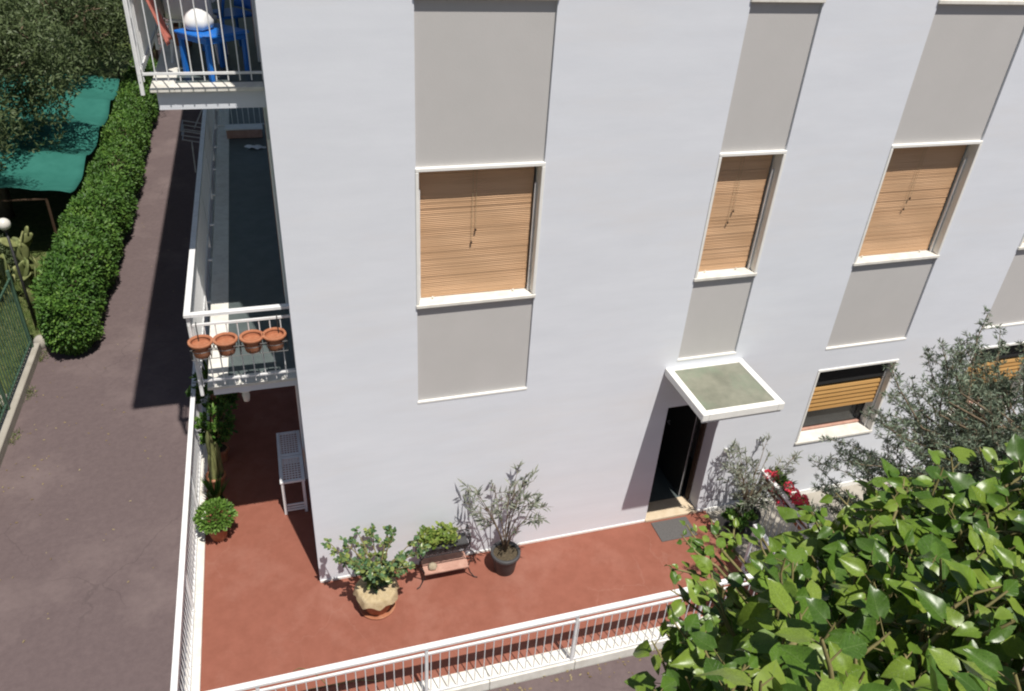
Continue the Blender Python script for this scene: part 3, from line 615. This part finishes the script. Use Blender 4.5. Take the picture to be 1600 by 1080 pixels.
def towel(x, y0, y1, zt, zl, zr, m, lab, slant):
    def fn(u, v):
        y = y0 + (y1 - y0) * u; s = v * (zl + zr); z = zt - abs(s - zl) if True else 0
        side = -1 if s < zl else 1
        return (x + side * (.04 + .02 * math.sin(u * 14 + v * 3) * abs(s - zl)) + .03 * math.sin(u * 9) * abs(s - zl) + (.28 * (s - zl) if s > zl else 0), y + slant * abs(s - zl), z + .015)
    o = MB().grid(fn, 14, 24).part('towel', m, None, True); sd = o.modifiers.new('t', 'SOLIDIFY'); sd.thickness = .01
    tag(solo(o, (x, y0, zt - .5)), lab, 'towel')
towel(-1.11, 1.35, 1.72, 7.06, .25, .72, M['red'], 'coral red towel hung over the upper balcony railing', .12)
towel(-1.11, 1.80, 2.2, 7.06, .25, .55, M['beige'], 'beige towel hung over the upper balcony railing', .05)
# small potted plant behind towels
p = thing('trailing_plant', 'trailing green plant in pot in the upper balcony corner', 'plant', (-.82, 2.9, 6.05))
pot(p, (-.82, 2.9, 6.05), .12, .22, M['pot']); branchplant(p, (-.82, 2.9, 6.25), 9, .5, .2, M['stem'], None, .07, 12, tpl_oval(.5), L['hedge'], .005)
# airer on the far part of the lower balcony
ar = MB()
for z in (3.42, 3.5, 3.58): ar.tube([(-1.06, 7.4, z), (-1.45, 7.4, z + .08), (-1.45, 8.0, z + .08), (-1.06, 8.0, z), (-1.06, 7.4, z)], .012, 5)
ar.tube([(-1.3, 7.4, 3.45), (-1.32, 7.38, 2.9)], .014, 5); ar.tube([(-1.06, 7.7, 3.95), (-1.25, 7.7, 3.6)], .012, 5)
tag(solo(ar.part('clothes_airer', M['graym']), (-1.2, 7.7, 3.4)), 'folding wire clothes airer clipped outside the lower balcony railing', 'clothes airer')
sh = MB(); sh.rbox(-.78, -.1, 9.05, 9.32, 2.95, 3.12, .01); bx = tag(solo(sh.part('storage_box', M['shelf']), (-.4, 9.2, 2.95)), 'flat pinkish storage box at far end of lower balcony', 'box'); MB().rbox(-.80, -.08, 9.04, 9.33, 3.121, 3.15, .005).part('lid', M['plastic'], bx)
clo = MB().grid(lambda u, v: (-.42 + .32 * u + .05 * math.sin(v * 5), 8.35 + .2 * v + .03 * math.sin(u * 8), 2.953 + .04 * abs(math.sin(u * 5 + v * 7)) * math.sin(u * math.pi)), 12, 8)
tag(solo(clo.part('floor_cloth', M['plastic'], None, True), (-.3, 8.4, 2.95)), 'crumpled white cloth on dark floor of lower balcony', 'cloth')

# ============================================================ LEFT SIDE: FENCE, HEDGE, GARDEN
fb = thing('garden_fence', 'green metal bar fence on low concrete kerb beside driveway', 'fence', (-4.5, 5, -.1))
MB().rbox(-4.58, -4.40, -8, 6.72, -.15, .07, .012).part('kerb', M['concrete'], fb)
for z in (.17, 1.45): MB().box(-4.515, -4.485, -8, 6.6, z, z + .035).part('rail', M['greenm'], fb)
pm = MB().rbox(-.025, .025, -.025, .025, 0, 1.55, .005).mesh('post', M['greenm']); bmh = MB().box(-.008, .008, -.008, .008, 0, 1.38).mesh('bar', M['greenm'])
y = 6.58
while y > -8: inst('post', pm, fb, (-4.5, y, .07)); y -= 1.9
y = 6.47
while y > -.5: inst('bar', bmh, fb, (-4.5, y, .12)); y -= .115
sb = MB(); sb.lathe([(.10, 0), (.13, .08), (.11, .17), (.05, .22), (.001, .23)], (-4.42, 6.86, -.1), 14, .08); tag(solo(sb.part('kerb_stone', M['concrete'], None, True), (-4.42, 6.86, -.1)), 'rough rounded stone between fence end and hedge', 'stone')
# hedge
hg = thing('hedge', 'clipped glossy green hedge along the driveway edge', 'hedge', (-3.95, 6.2, -.1))
def hedge_pts(n, y0, y1, cx, hw, ht, thick):
    y = N.uniform(y0, y1, n); a = N.uniform(-.85, 3.99, n)
    end = np.clip((y - y0) / .7, .0, 1) ** .5
    # superellipse cross-section
    ca, sa = np.cos(a), np.sin(a); r = 1 / (np.abs(ca) ** 3 + np.abs(sa) ** 3) ** (1 / 3)
    lump = 1 + .075 * np.sin(y * 2.3 + 2 * a) + .055 * np.sin(y * 5.1 + 3 * a + 1) + .05 * np.sin(y * 9 - 4 * a)
    rr = r * lump * N.uniform(1 - thick, 1.04, n)
    return np.stack([cx + hw * end ** .5 * rr * ca + .05 * np.sin(y * .6), y + .0 * y, .55 + (ht - .55) * (.65 + .35 * end) * rr * sa * np.where(sa < 0, .8, 1)], 1), np.stack([ca, -(1 - end), sa], 1)
n = 80000; hp, hn = hedge_pts(n, 6.15, 23.5, -3.80, .43, 1.33, .22)
dens = N.random(n) < np.where(hp[:, 1] < 12, 1.0, .7); hp, hn = hp[dens], hn[dens]; n = len(hp)
leafpart('foliage', hp, hn * .5 + rdir(n) * .9 + np.array([0, -.1, .35]), hn * .8 + rdir(n) * .55 + np.array([.05, -.2, .5]), N.uniform(.04, .10, n), np.clip(N.random(n) * .6 + .2 + .25 * np.sin(hp[:, 1] * 3.7 + 2 * np.sin(hp[:, 1] * 1.3)) * np.sin(hp[:, 0] * 7 + hp[:, 2] * 5), 0, 1), tpl_oval(.45, .06), L['hedge'], hg)
m_ = 3500; a_ = N.uniform(0, 6.28, m_); q_ = np.sqrt(N.random(m_)); ec = np.stack([-3.80 + .42 * q_ * np.cos(a_), 6.45 - .28 * (1 - q_ ** 2) + N.uniform(-.06, .06, m_), .52 + np.where(np.sin(a_) > 0, .80, .58) * q_ * np.sin(a_)], 1)
leafpart('foliage', ec, rdir(m_) * .9 + np.array([0, -.6, .3]), rdir(m_) * .5 + np.array([0, -.8, .5]), N.uniform(.05, .085, m_), N.random(m_), tpl_oval(.45, .06), L['hedge'], hg)
cr = MB(); NV = 60
def core(u, v):
    y = 6.75 + u * 16.6; a = -.5 + v * 4.1; return (-3.80 + .22 * math.cos(a), y, .5 + .55 * math.sin(a))
cr.grid(core, 60, 10).part('light_block_core', M['bark'], hg)  # added solid core that blocks light through the gaps between leaves
for i in range(24): MB().tube([(-3.95 + R.uniform(-.1, .1), 6.95 + i * .7, -.1), (-3.95 + R.uniform(-.2, .2), 6.95 + i * .7, .6)], [.03, .015], 5).part('stem', M['bark'], hg)
# globe lamp
def globe(x, y, h, lab, r=.11):
    p = thing('garden_lamp', lab, 'lamp', (x, y, -.1)); MB().tube([(x, y, -.1), (x, y, h - r)], [.03, .022], 8).part('pole', M['iron'], p, True)
    MB().lathe([(.001, -r)] + [(r * math.sin(k * math.pi / 8), -r * math.cos(k * math.pi / 8)) for k in range(1, 8)] + [(.001, r)], (x, y, h), 16).part('globe', M['globe'], p, True)
    MB().lathe([(.05, -r - .03), (.055, -r + .01), (.03, -r + .03)], (x, y, h), 10).part('collar', M['iron'], p)
globe(-4.62, 7.5, 2.08, 'globe garden lamp on black pole behind the fence')
globe(-4.55, 22.5, 2.9, 'far globe garden lamp beneath the trees by the hedge end', .14)
# prickly pear
pc = thing('prickly_pear', 'yellow green prickly pear cactus beside the hedge', 'cactus', (-5.1, 8.9, -.1))
def pad(base, d_, nrm, ln, t_):
    d_ = Vector(d_).normalized(); s = Vector(nrm).cross(d_).normalized(); u = d_.cross(s); V = []; F = []
    for i in range(7):
        f = i / 6; wv = ln * .32 * math.sin(math.pi * min(.97, .10 + .87 * f)) ** .6
        for j in range(8): a = 2 * math.pi * j / 8; V.append(Vector(base) + d_ * ln * f + s * wv * math.cos(a) + u * .018 * math.sin(a))
    for i in range(6):
        for j in range(8): F.append((i * 8 + j, i * 8 + (j + 1) % 8, (i + 1) * 8 + (j + 1) % 8, (i + 1) * 8 + j))
    F.append(tuple(range(48, 56))); MB().add(V, F, t_).part('pad', L['cactus'], pc, True); return Vector(base) + d_ * ln * .93
for i in range(11):
    b_ = Vector((-5.1 + R.uniform(-.35, .45), 8.9 + R.uniform(-.35, .5), -.12)); d_ = Vector((R.uniform(-.3, .3), R.uniform(-.3, .3), 1))
    for k in range(R.randint(3, 5)):
        e = pad(b_, d_, (R.uniform(-1, 1), R.uniform(-1, .2), .1), R.uniform(.32, .46), R.random())
        if R.random() < .75: pad(e - d_.normalized() * .04, (R.uniform(-1, 1), R.uniform(-.8, .5), .7), (R.uniform(-1, 1), R.uniform(-1, 1), .2), R.uniform(.26, .36), R.random())
        b_ = e; d_ = Vector((R.uniform(-.5, .5), R.uniform(-.5, .5), 1))
# shade net shelter
sn = thing('shade_net_shelter', 'green shade net stretched over posts behind the hedge', 'shelter', (-7, 14, -.1))
def net(u, v):
    x = -4.08 - 5.6 * u; y = 10.2 + 9.2 * v; z = 1.50 + .20 * math.sin(u * math.pi) - .2 * abs(math.sin(v * math.pi * 4)) * (1 - .0) + .02 * math.sin(u * 40 + v * 9) - .06 * math.sin(v * 50) * .2
    return (x, y + .12 * math.sin(u * 9), z + .06)
o = MB().grid(net, 30, 70).part('net', M['net'], sn, True); sd = o.modifiers.new('t', 'SOLIDIFY'); sd.thickness = .006
for x in (-4.6, -7.1, -9.6):
    for y in (10.4, 13.1, 15.8, 18.5): MB().tube([(x, y, -.1), (x, y, 1.40)], .03, 6).part('post', M['wood'], sn)
for y in (10.4, 13.1, 15.8, 18.5): MB().tube([(-4.6, y, 1.38), (-9.6, y, 1.4)], .02, 5).part('crossbar', M['wood'], sn)
# olive trees
def tree(name, x, y, h, cr_, cz, lab, n, lsize, lm, tplq, flat=.75):
    p = thing(name, lab, 'tree', (x, y, -.1), 'trees beyond the hedge')
    tk = MB(); top = Vector((x, y, cz - cr_ * flat * .35)); tk.tube([(x, y, -.15), (x + .1, y, h * .2), tuple(top)], [.19, .15, .11], 8)
    ends = []
    for i in range(11):
        a = i * 2.4 + R.random(); e = Vector((x + cr_ * .75 * math.cos(a) * R.uniform(.4, 1), y + cr_ * .75 * math.sin(a) * R.uniform(.4, 1), cz + cr_ * flat * R.uniform(-.4, .7)))
        mid = (top + e) / 2 + Vector((R.uniform(-.2, .2), R.uniform(-.2, .2), .15)); tk.tube([top, mid, e], [.075, .045, .015], 5); ends.append(e)
        for j in range(4): q = mid.lerp(e, R.random()); f_ = q + Vector((R.gauss(0, 1), R.gauss(0, 1), R.gauss(0, .7))).normalized() * cr_ * .35; tk.tube([q, f_], [.02, .006], 4); ends.append(f_)
    tk.part('trunk', M['bark'], p, True)
    # foliage in clumps around the branch ends and over the crown's surface
    k = 95; cc = rdir(k) * (N.uniform(.55, 1.0, k) ** .6)[:, None] * np.array([cr_, cr_, cr_ * flat]) + np.array([x, y, cz]); cc = np.vstack([cc, np.array([tuple(e) for e in ends])])
    w_ = N.uniform(.14, .30, len(cc)) * cr_; ci = N.integers(0, len(cc), n); q = rdir(n); pos = cc[ci] + q * (w_[ci] * N.uniform(.3, 1.0, n) ** .5)[:, None] * np.array([1, 1, .8])
    tn = np.clip(N.random(n) * .5 + N.random(len(cc))[ci] * .5, 0, 1)
    leafpart('crown', pos, q * .7 + rdir(n) + np.array([0, 0, .3]), rdir(n) * .8 + q * .6 + np.array([0, 0, .4]), N.uniform(.6, 1.15, n) * lsize, tn, tplq, lm, p)
ol = tpl_kite(.30, .03)
tree('olive_tree', -6.0, 10.0, 3, 1.25, 3.0, 'small olive tree at the front edge of the shade net', 9000, .11, L['olive'], ol)
tree('olive_tree', -6.3, 13.2, 4, 2.25, 3.35, 'broad grey green olive tree overhanging the shade net', 26000, .14, L['olive'], ol)
tree('olive_tree', -5.4, 20.2, 5, 2.2, 3.2, 'dark olive tree behind the shade net by the hedge end', 22000, .15, L['olive'], ol)
tree('olive_tree', -9.6, 17.5, 5, 2.7, 4.0, 'large olive tree rising beyond the shade net', 22000, .17, L['olive'], ol)
tree('olive_tree', -7.2, 25, 5, 3.0, 4.2, 'olive tree at the far end of the garden', 22000, .18, L['olive'], ol)
tree('olive_tree', -3.9, 27, 5, 2.6, 3.2, 'olive tree closing the far end of the driveway', 18000, .18, L['olive'], ol)
tree('olive_tree', -11.5, 26, 6, 3.6, 4.8, 'tall olive tree in the far corner of the garden', 20000, .22, L['olive'], ol)
# garden shrubs near the cactus
for x, y, r, lab in ((-5.9, 9.9, .75, 'grey green garden shrub in front of the shade net'), (-5.9, 7.6, .4, 'brownish low shrub behind the garden lamp'), (-7.0, 8.6, .7, 'dark garden shrub left of the prickly pear')):
    p = thing('garden_shrub', lab, 'shrub', (x, y, -.1)); n = 3200; q = rdir(n); q[:, 2] = np.abs(q[:, 2]) * 1.1
    leafpart('foliage', q * (r * N.uniform(.5, 1.05, n))[:, None] + np.array([x, y, 0]), q + rdir(n), rdir(n) + np.array([0, 0, .5]), N.uniform(.06, .11, n), N.random(n), tpl_oval(.35), L['olive'], p)
    MB().tube([(x, y, -.12), (x, y, r * .7)], [.04, .02], 6).part('stem', M['bark'], p)
# grass
n = 16000; gp = np.stack([N.uniform(-7.5, -4.6, n), N.uniform(4.6, 10, n), np.full(n, -.11)], 1); gp[:n // 5, 1] = N.uniform(2, 5, n // 5); gp[:n // 5, 0] = N.uniform(-4.75, -4.6, n // 5)
leafpart('grass', gp, rdir(n) * .5 + np.array([0, 0, 1]), rdir(n), N.uniform(.06, .16, n), N.random(n), tpl_kite(.09, .01), L['grass'], None)
n = 900; yy = N.uniform(3.2, 6.9, n); cl = np.sin(yy * 5) * .5 + np.sin(yy * 11) * .5 > .1; yy = yy[cl]; n = len(yy)
leafpart('weeds', np.stack([-4.39 + np.abs(N.normal(0, .05, n)), yy, np.full(n, -.1)], 1), rdir(n) * .8 + np.array([0.2, 0, .8]), rdir(n), N.uniform(.03, .10, n), N.random(n), tpl_kite(.14, .02), L['grass'], None)
n = 420; k = N.random(n) < .5; lp = np.stack([np.where(k, N.uniform(-4.3, -1.75, n), N.uniform(-1.4, 5.4, n)), np.where(k, N.uniform(0, 14, n), -1.97 - np.abs(N.normal(0, .12, n))), np.full(n, -.094)], 1)
lp[k, 0] = np.where(N.random(k.sum()) < .6, -4.3 + np.abs(N.normal(0, .35, k.sum())), lp[k, 0])
leafpart('leaf_litter', lp, rdir(n) * np.array([1, 1, .1]), np.tile([0, 0, 1.], (n, 1)) + rdir(n) * .2, N.uniform(.02, .05, n), N.uniform(.3, 1, n), tpl_oval(.5), leafmat('dry_leaf', [(.12, .08, .03), (.22, .16, .07), (.30, .25, .15)], .8, .1), None)

# ============================================================ CONIFER BEHIND THE IVY
cf = thing('cedar_tree', 'bushy grey green needled conifer in front of the ground floor windows', 'tree', (7.16, -2.75, -.1))
tk = MB(); tk.tube([(7.16, -2.75, -.15), (7.14, -2.72, 1.5), (7.11, -2.7, 3.4)], [.11, .09, .03], 8)
P = []; D = []; NRM = []; S = []
def spray(p0, d0, ln, w_, droop):   # a twig with short side twigs carrying needle tufts
    p = Vector(p0); d_ = Vector(d0).normalized(); k = max(5, int(ln / .07)); pts = [p.copy()]
    for i in range(k):
        d_ = (d_ + Vector((R.gauss(0, .10), R.gauss(0, .10), R.gauss(0, .07) - droop))).normalized(); p = p + d_ * ln / k; pts.append(p.copy())
        for s_ in range(3):
            sd = (d_ * .55 + Vector((R.gauss(0, 1), R.gauss(0, 1), R.gauss(0, .55))).normalized()).normalized(); sl_ = R.uniform(.05, .17) * (1 - .55 * i / k)
            e = p + sd * sl_
            if R.random() < .5: tk.tube([p, e], [.0035, .002], 3, False)
            for q in range(int(5 + sl_ * 80)):
                P.append(p.lerp(e, R.random())); D.append(sd * .6 + Vector((R.gauss(0, .6), R.gauss(0, .6), R.gauss(0, .6) + .15))); S.append(R.uniform(.04, .072))
    tk.tube(pts, [w_ * (1 - .8 * i / k) + .002 for i in range(k + 1)], 4, False)
for i in range(205):
    f = R.random() ** .8; z = .7 + 2.9 * f; a = R.uniform(0, 2 * math.pi); reach = 1.36 * (1 - (f * .95) ** 2) ** .5 + .25
    o_ = Vector((7.14 + .12 * math.cos(a), -2.72 + .12 * math.sin(a), z)); dz = R.uniform(.1, .75)
    m_ = o_ + Vector((math.cos(a) * reach * .4, math.sin(a) * reach * .35, dz * .25)); tk.tube([o_, m_], [.010, .006], 4, False); spray(o_.lerp(m_, .45), (math.cos(a), math.sin(a), dz + .5), reach * .35, .004, .0)
    spray(m_, (math.cos(a), math.sin(a) * .75, dz), reach * R.uniform(.55, .85), .008, .005)
for (tx, ty, tz, dx, dz) in ((6.21, -2.5, 3.75, -.35, .9), (6.16, -2.5, 3.6, -.12, .9), (5.96, -2.55, 3.3, -.8, .35), (5.96, -2.5, 2.95, -.9, .1), (6.46, -2.5, 3.7, .3, .8), (7.26, -2.5, 3.8, .2, .8), (6.01, -2.5, 3.45, -.5, .65), (6.31, -2.5, 3.85, -.5, .8), (6.76, -2.9, 3.6, 0, 1), (6.96, -3.1, 3.4, .1, .9), (6.56, -3.0, 3.3, -.3, .9)):
    tk.tube([(7.13, -2.71, tz - .8), ((tx + 7.13) / 2, -2.6, tz - .25), (tx, ty, tz)], [.02, .014, .008], 4, False); spray((tx, ty, tz), (dx, .1, dz), R.uniform(.65, .95), .008, .0)
tk.part('trunk', M['bark'], cf, True)
n = len(P); leafpart('crown', P, D, rdir(n) + np.array([0, 0, .4]), S, np.clip(N.random(n), 0, 1), tpl_kite(.2, .02), L['cedar'], cf)

# ============================================================ IVY IN THE FOREGROUND
iv = thing('ivy', 'large mass of glossy green ivy leaves hiding the end of the front railing', 'ivy', (1.9, -6.0, -.1))
tk = MB(); tk.tube([(2.0, -6.05, -.15), (1.95, -6.0, 2.5), (1.9, -6.05, 4.8), (1.8, -6.1, 5.9)], [.16, .14, .12, .08], 9)
def variant(k):
    rr = random.Random(100 + k); lob = rr.uniform(-.05, .14); wd = rr.uniform(.60, .90); V = []; UV = []
    ts = [0, .07, .19, .35, .53, .71, .88, 1.0]
    base_w = [.13, .34, .46, .48, .42, .29, .125, .0]
    curl = rr.uniform(-.55, .02); fold = rr.uniform(.10, .50); tw = rr.uniform(-.25, .25); sway = rr.uniform(-.10, .10)
    for i, t_ in enumerate(ts):
        w0 = base_w[i] * wd * (1 + (lob if i in (2,) else (-lob * .45 if i in (4, 5) else 0)))
        for j, s_ in enumerate((-1, -.5, 0, .5, 1)):
            back = -.11 if (i == 0 and abs(s_) == 1) else (-.05 if i == 0 and abs(s_) == .5 else 0)
            x_ = t_ + back + (.05 * lob if abs(s_) == 1 and i == 2 else 0); y_ = w0 * s_ + sway * t_ * t_
            z_ = fold * abs(w0 * s_) + curl * t_ * t_ + tw * t_ * w0 * s_ + .035 * math.sin(t_ * 10 + k) * abs(s_) + .018 * math.sin(s_ * 5 + t_ * 7 + k * 2)
            V.append((x_, y_, z_)); UV.append((t_, w0 * s_))
    F = []
    for i in range(7):
        for j in range(4): F.append((i * 5 + j, (i + 1) * 5 + j, (i + 1) * 5 + j + 1, i * 5 + j + 1))
    F = [f[::-1] for f in F]
    me = bpy.data.meshes.new('leaf'); me.from_pydata(V, [], F); uv = me.uv_layers.new(name='leaf')
    for lp_ in me.loops: uv.data[lp_.index].uv = UV[lp_.vertex_index]
    a = me.attributes.new('tint', 'FLOAT', 'POINT'); a.data.foreach_set('value', [rr.random()] * len(V))
    me.materials.append(L['ivy']); me.polygons.foreach_set('use_smooth', [True] * len(F)); me.update()
    return me, np.array(V), F, np.array(UV), a.data[0].value
VAR = [variant(k) for k in range(16)]
LEAVES = []
def ztop(x, y): return 6.50 + .80 * (-5.82 - y) + .10 * math.sin(x * 3.1 + 1) + .07 * math.sin(x * 6 + y * 5)
def inside(x, y): # distance to the left/front boundary line and the far edge
    dl = ((x - .74) * .75 - (y + 6.33) * .66) ; df = (-5.60 + .05 * math.sin(x * 4)) - y
    return min(dl, df)
def sprig(p, d_, ln, nl, ls):
    d_ = d_.normalized(); pts = [p.copy()]; q = p.copy()
    for i in range(4): d_ = (d_ + Vector((R.gauss(0, .14), R.gauss(0, .14), R.gauss(0, .1) + .04))).normalized(); q = q + d_ * ln / 4; pts.append(q.copy())
    tk.tube(pts, [.0055, .005, .0045, .0035, .0025], 5, False)
    for i in range(nl):
        f = (i + .5) / nl; k = min(3, int(f * 4)); b_ = pts[k].lerp(pts[k + 1], f * 4 - k); a = i * 2.4 + R.uniform(-.4, .4)
        sdv = d_.orthogonal().normalized(); sdv = (Matrix.Rotation(a, 3, d_) @ sdv); pd = (sdv * .9 + d_ * .45 + Vector((0, -.05, .25))).normalized()
        s_ = ls * (1.12 - .5 * f) * R.uniform(.75, 1.15); pt = b_ + pd * s_ * R.uniform(.4, .75)
        tk.tube([b_, pt], [.0018, .0014], 3, False)
        nr = (Vector((.15, -.50, .95)) + Vector((R.gauss(0, .42), R.gauss(0, .42), R.gauss(0, .28))) + pd * .25).normalized()
        ld = (pd + Vector((R.gauss(0, .2), R.gauss(0, .2), -.35))); ld = (ld - nr * ld.dot(nr)).normalized()
        LEAVES.append((pt, ld, nr, s_))
cnt = 0
while cnt < 1400:
    x = R.uniform(.30, 3.3); y = R.uniform(-6.95, -5.45); dd = inside(x, y)
    if dd < -.02: continue
    low = R.random() ** 1.7 * .9; edge = max(0, 1 - dd / .28)
    z = ztop(x, y) - .32 * edge ** 2 - low - .16
    p = Vector((x, y, z))
    if (p - CAM).dot(fwd) < 1.0 or (p - CAM).length < 1.12: continue
    out = Vector((-.75, .3, 0)) if (x - .74) * .75 - (y + 6.33) * .66 < .3 else (Vector((0, .7, 0)) if dd < .3 else Vector((0, 0, 0)))
    d_ = Vector((R.gauss(-.05, .45), R.gauss(-.1, .45), 1.0)) + out * edge
    sprig(p, d_, R.uniform(.11, .24), R.randint(4, 7), R.uniform(.056, .104)); cnt += 1
# lower skirt of the mass, going down the trunk
for i in range(420):
    a = R.uniform(0, 6.28); z = R.uniform(3.6, 6.1); r = .25 + .85 * max(0, (z - 4.2) / 1.9) ** .8
    x = 1.9 + r * 1.1 * math.cos(a); y = -6.2 + r * .6 * math.sin(a)
    p = Vector((x, y, z))
    if inside(x, y) < .0: continue
    sprig(p, Vector((math.cos(a), math.sin(a), .4)), .2, 5, .1)
# young shoots reaching out over the terrace
for (px, py, pz, dx, dy, dz) in ((1.36, -5.56, 6.03, -.5, .7, 0), (1.38, -5.52, 6.03, -.2, 1, -.1), (1.42, -5.5, 6.03, .1, 1, -.2), (1.34, -5.6, 6.0, -.6, .5, -.1), (1.47, -5.5, 6.02, .25, .8, -.1)):
    sprig(Vector((px, py, pz)), Vector((dx, dy, dz)), .17, 8, .045)
    tk.tube([(px + .15, py - .25, pz - .15), (px, py, pz)], [.007, .0055], 5)
# woody branches through the mass
for i in range(46):
    x = R.uniform(.7, 2.9); y = R.uniform(-6.7, -5.7)
    if inside(x, y) < .1: continue
    e = Vector((x, y, ztop(x, y) - R.uniform(.38, .6))); s_ = Vector((1.8, -6.1, 5.7)); m_ = (s_ + e) / 2 + Vector((R.uniform(-.1, .1), R.uniform(-.1, .1), -.15)); tk.tube([s_, m_, e], [.024, .016, .007], 6, False)
tk.tube([(.86, -6.42, 6.30), (.88, -6.36, 6.52), (.92, -6.33, 6.62), (.96, -6.34, 6.75)], [.013, .012, .009, .006], 7)
tk.part('stems', M['stem'], iv, True)
# the 300 leaves that show largest are single leaves, the rest one mass
def score(lf):
    q = lf[0] - CAM; dz = q.dot(fwd)
    if dz < .3: return 0
    u = q.dot(rt) / dz * .764; v = q.dot(up) / dz * .764
    if abs(u) > .5 or abs(v) > .34: return 0
    return lf[3] / dz * max(.15, -lf[2].dot(q.normalized())) * (1 if lf[0].z > ztop(lf[0].x, lf[0].y) - .22 else .5)
LEAVES.sort(key=score, reverse=True)
io = ORG[iv]
for lf in LEAVES[:300]:
    p, d_, nr, s_ = lf; sd = nr.cross(d_).normalized(); u_ = d_.cross(sd)
    o = bpy.data.objects.new('leaf', VAR[R.randrange(16)][0]); col.objects.link(o); o.parent = iv
    o.matrix_local = Matrix(((d_.x * s_, sd.x * s_, u_.x * s_, p.x - io.x), (d_.y * s_, sd.y * s_, u_.y * s_, p.y - io.y), (d_.z * s_, sd.z * s_, u_.z * s_, p.z - io.z), (0, 0, 0, 1)))
rest = LEAVES[300:]; AV = []; AF = []; AT = []; AU = []; b0 = 0
for p, d_, nr, s_ in rest:
    k = R.randrange(16); me, V, F, UV, tn = VAR[k]; sd = nr.cross(d_).normalized(); u_ = d_.cross(sd)
    A = np.array([d_, sd, u_]) * s_; AV.append(V @ A + np.array(p - io)); AF += [tuple(i + b0 for i in f) for f in F]; AT += [tn] * len(V); AU.append(UV); b0 += len(V)
AV = np.vstack(AV); AU = np.vstack(AU); me = bpy.data.meshes.new('foliage'); me.from_pydata(AV.tolist(), [], AF)
uv = me.uv_layers.new(name='leaf'); idx = np.zeros(len(me.loops), np.int32); me.loops.foreach_get('vertex_index', idx); uv.data.foreach_set('uv', AU[idx].reshape(-1).astype(np.float32))
a = me.attributes.new('tint', 'FLOAT', 'POINT'); a.data.foreach_set('value', AT); me.materials.append(L['ivy']); me.polygons.foreach_set('use_smooth', [True] * len(AF)); me.update()
o = bpy.data.objects.new('foliage', me); col.objects.link(o); o.parent = iv; o['kind'] = 'stuff'
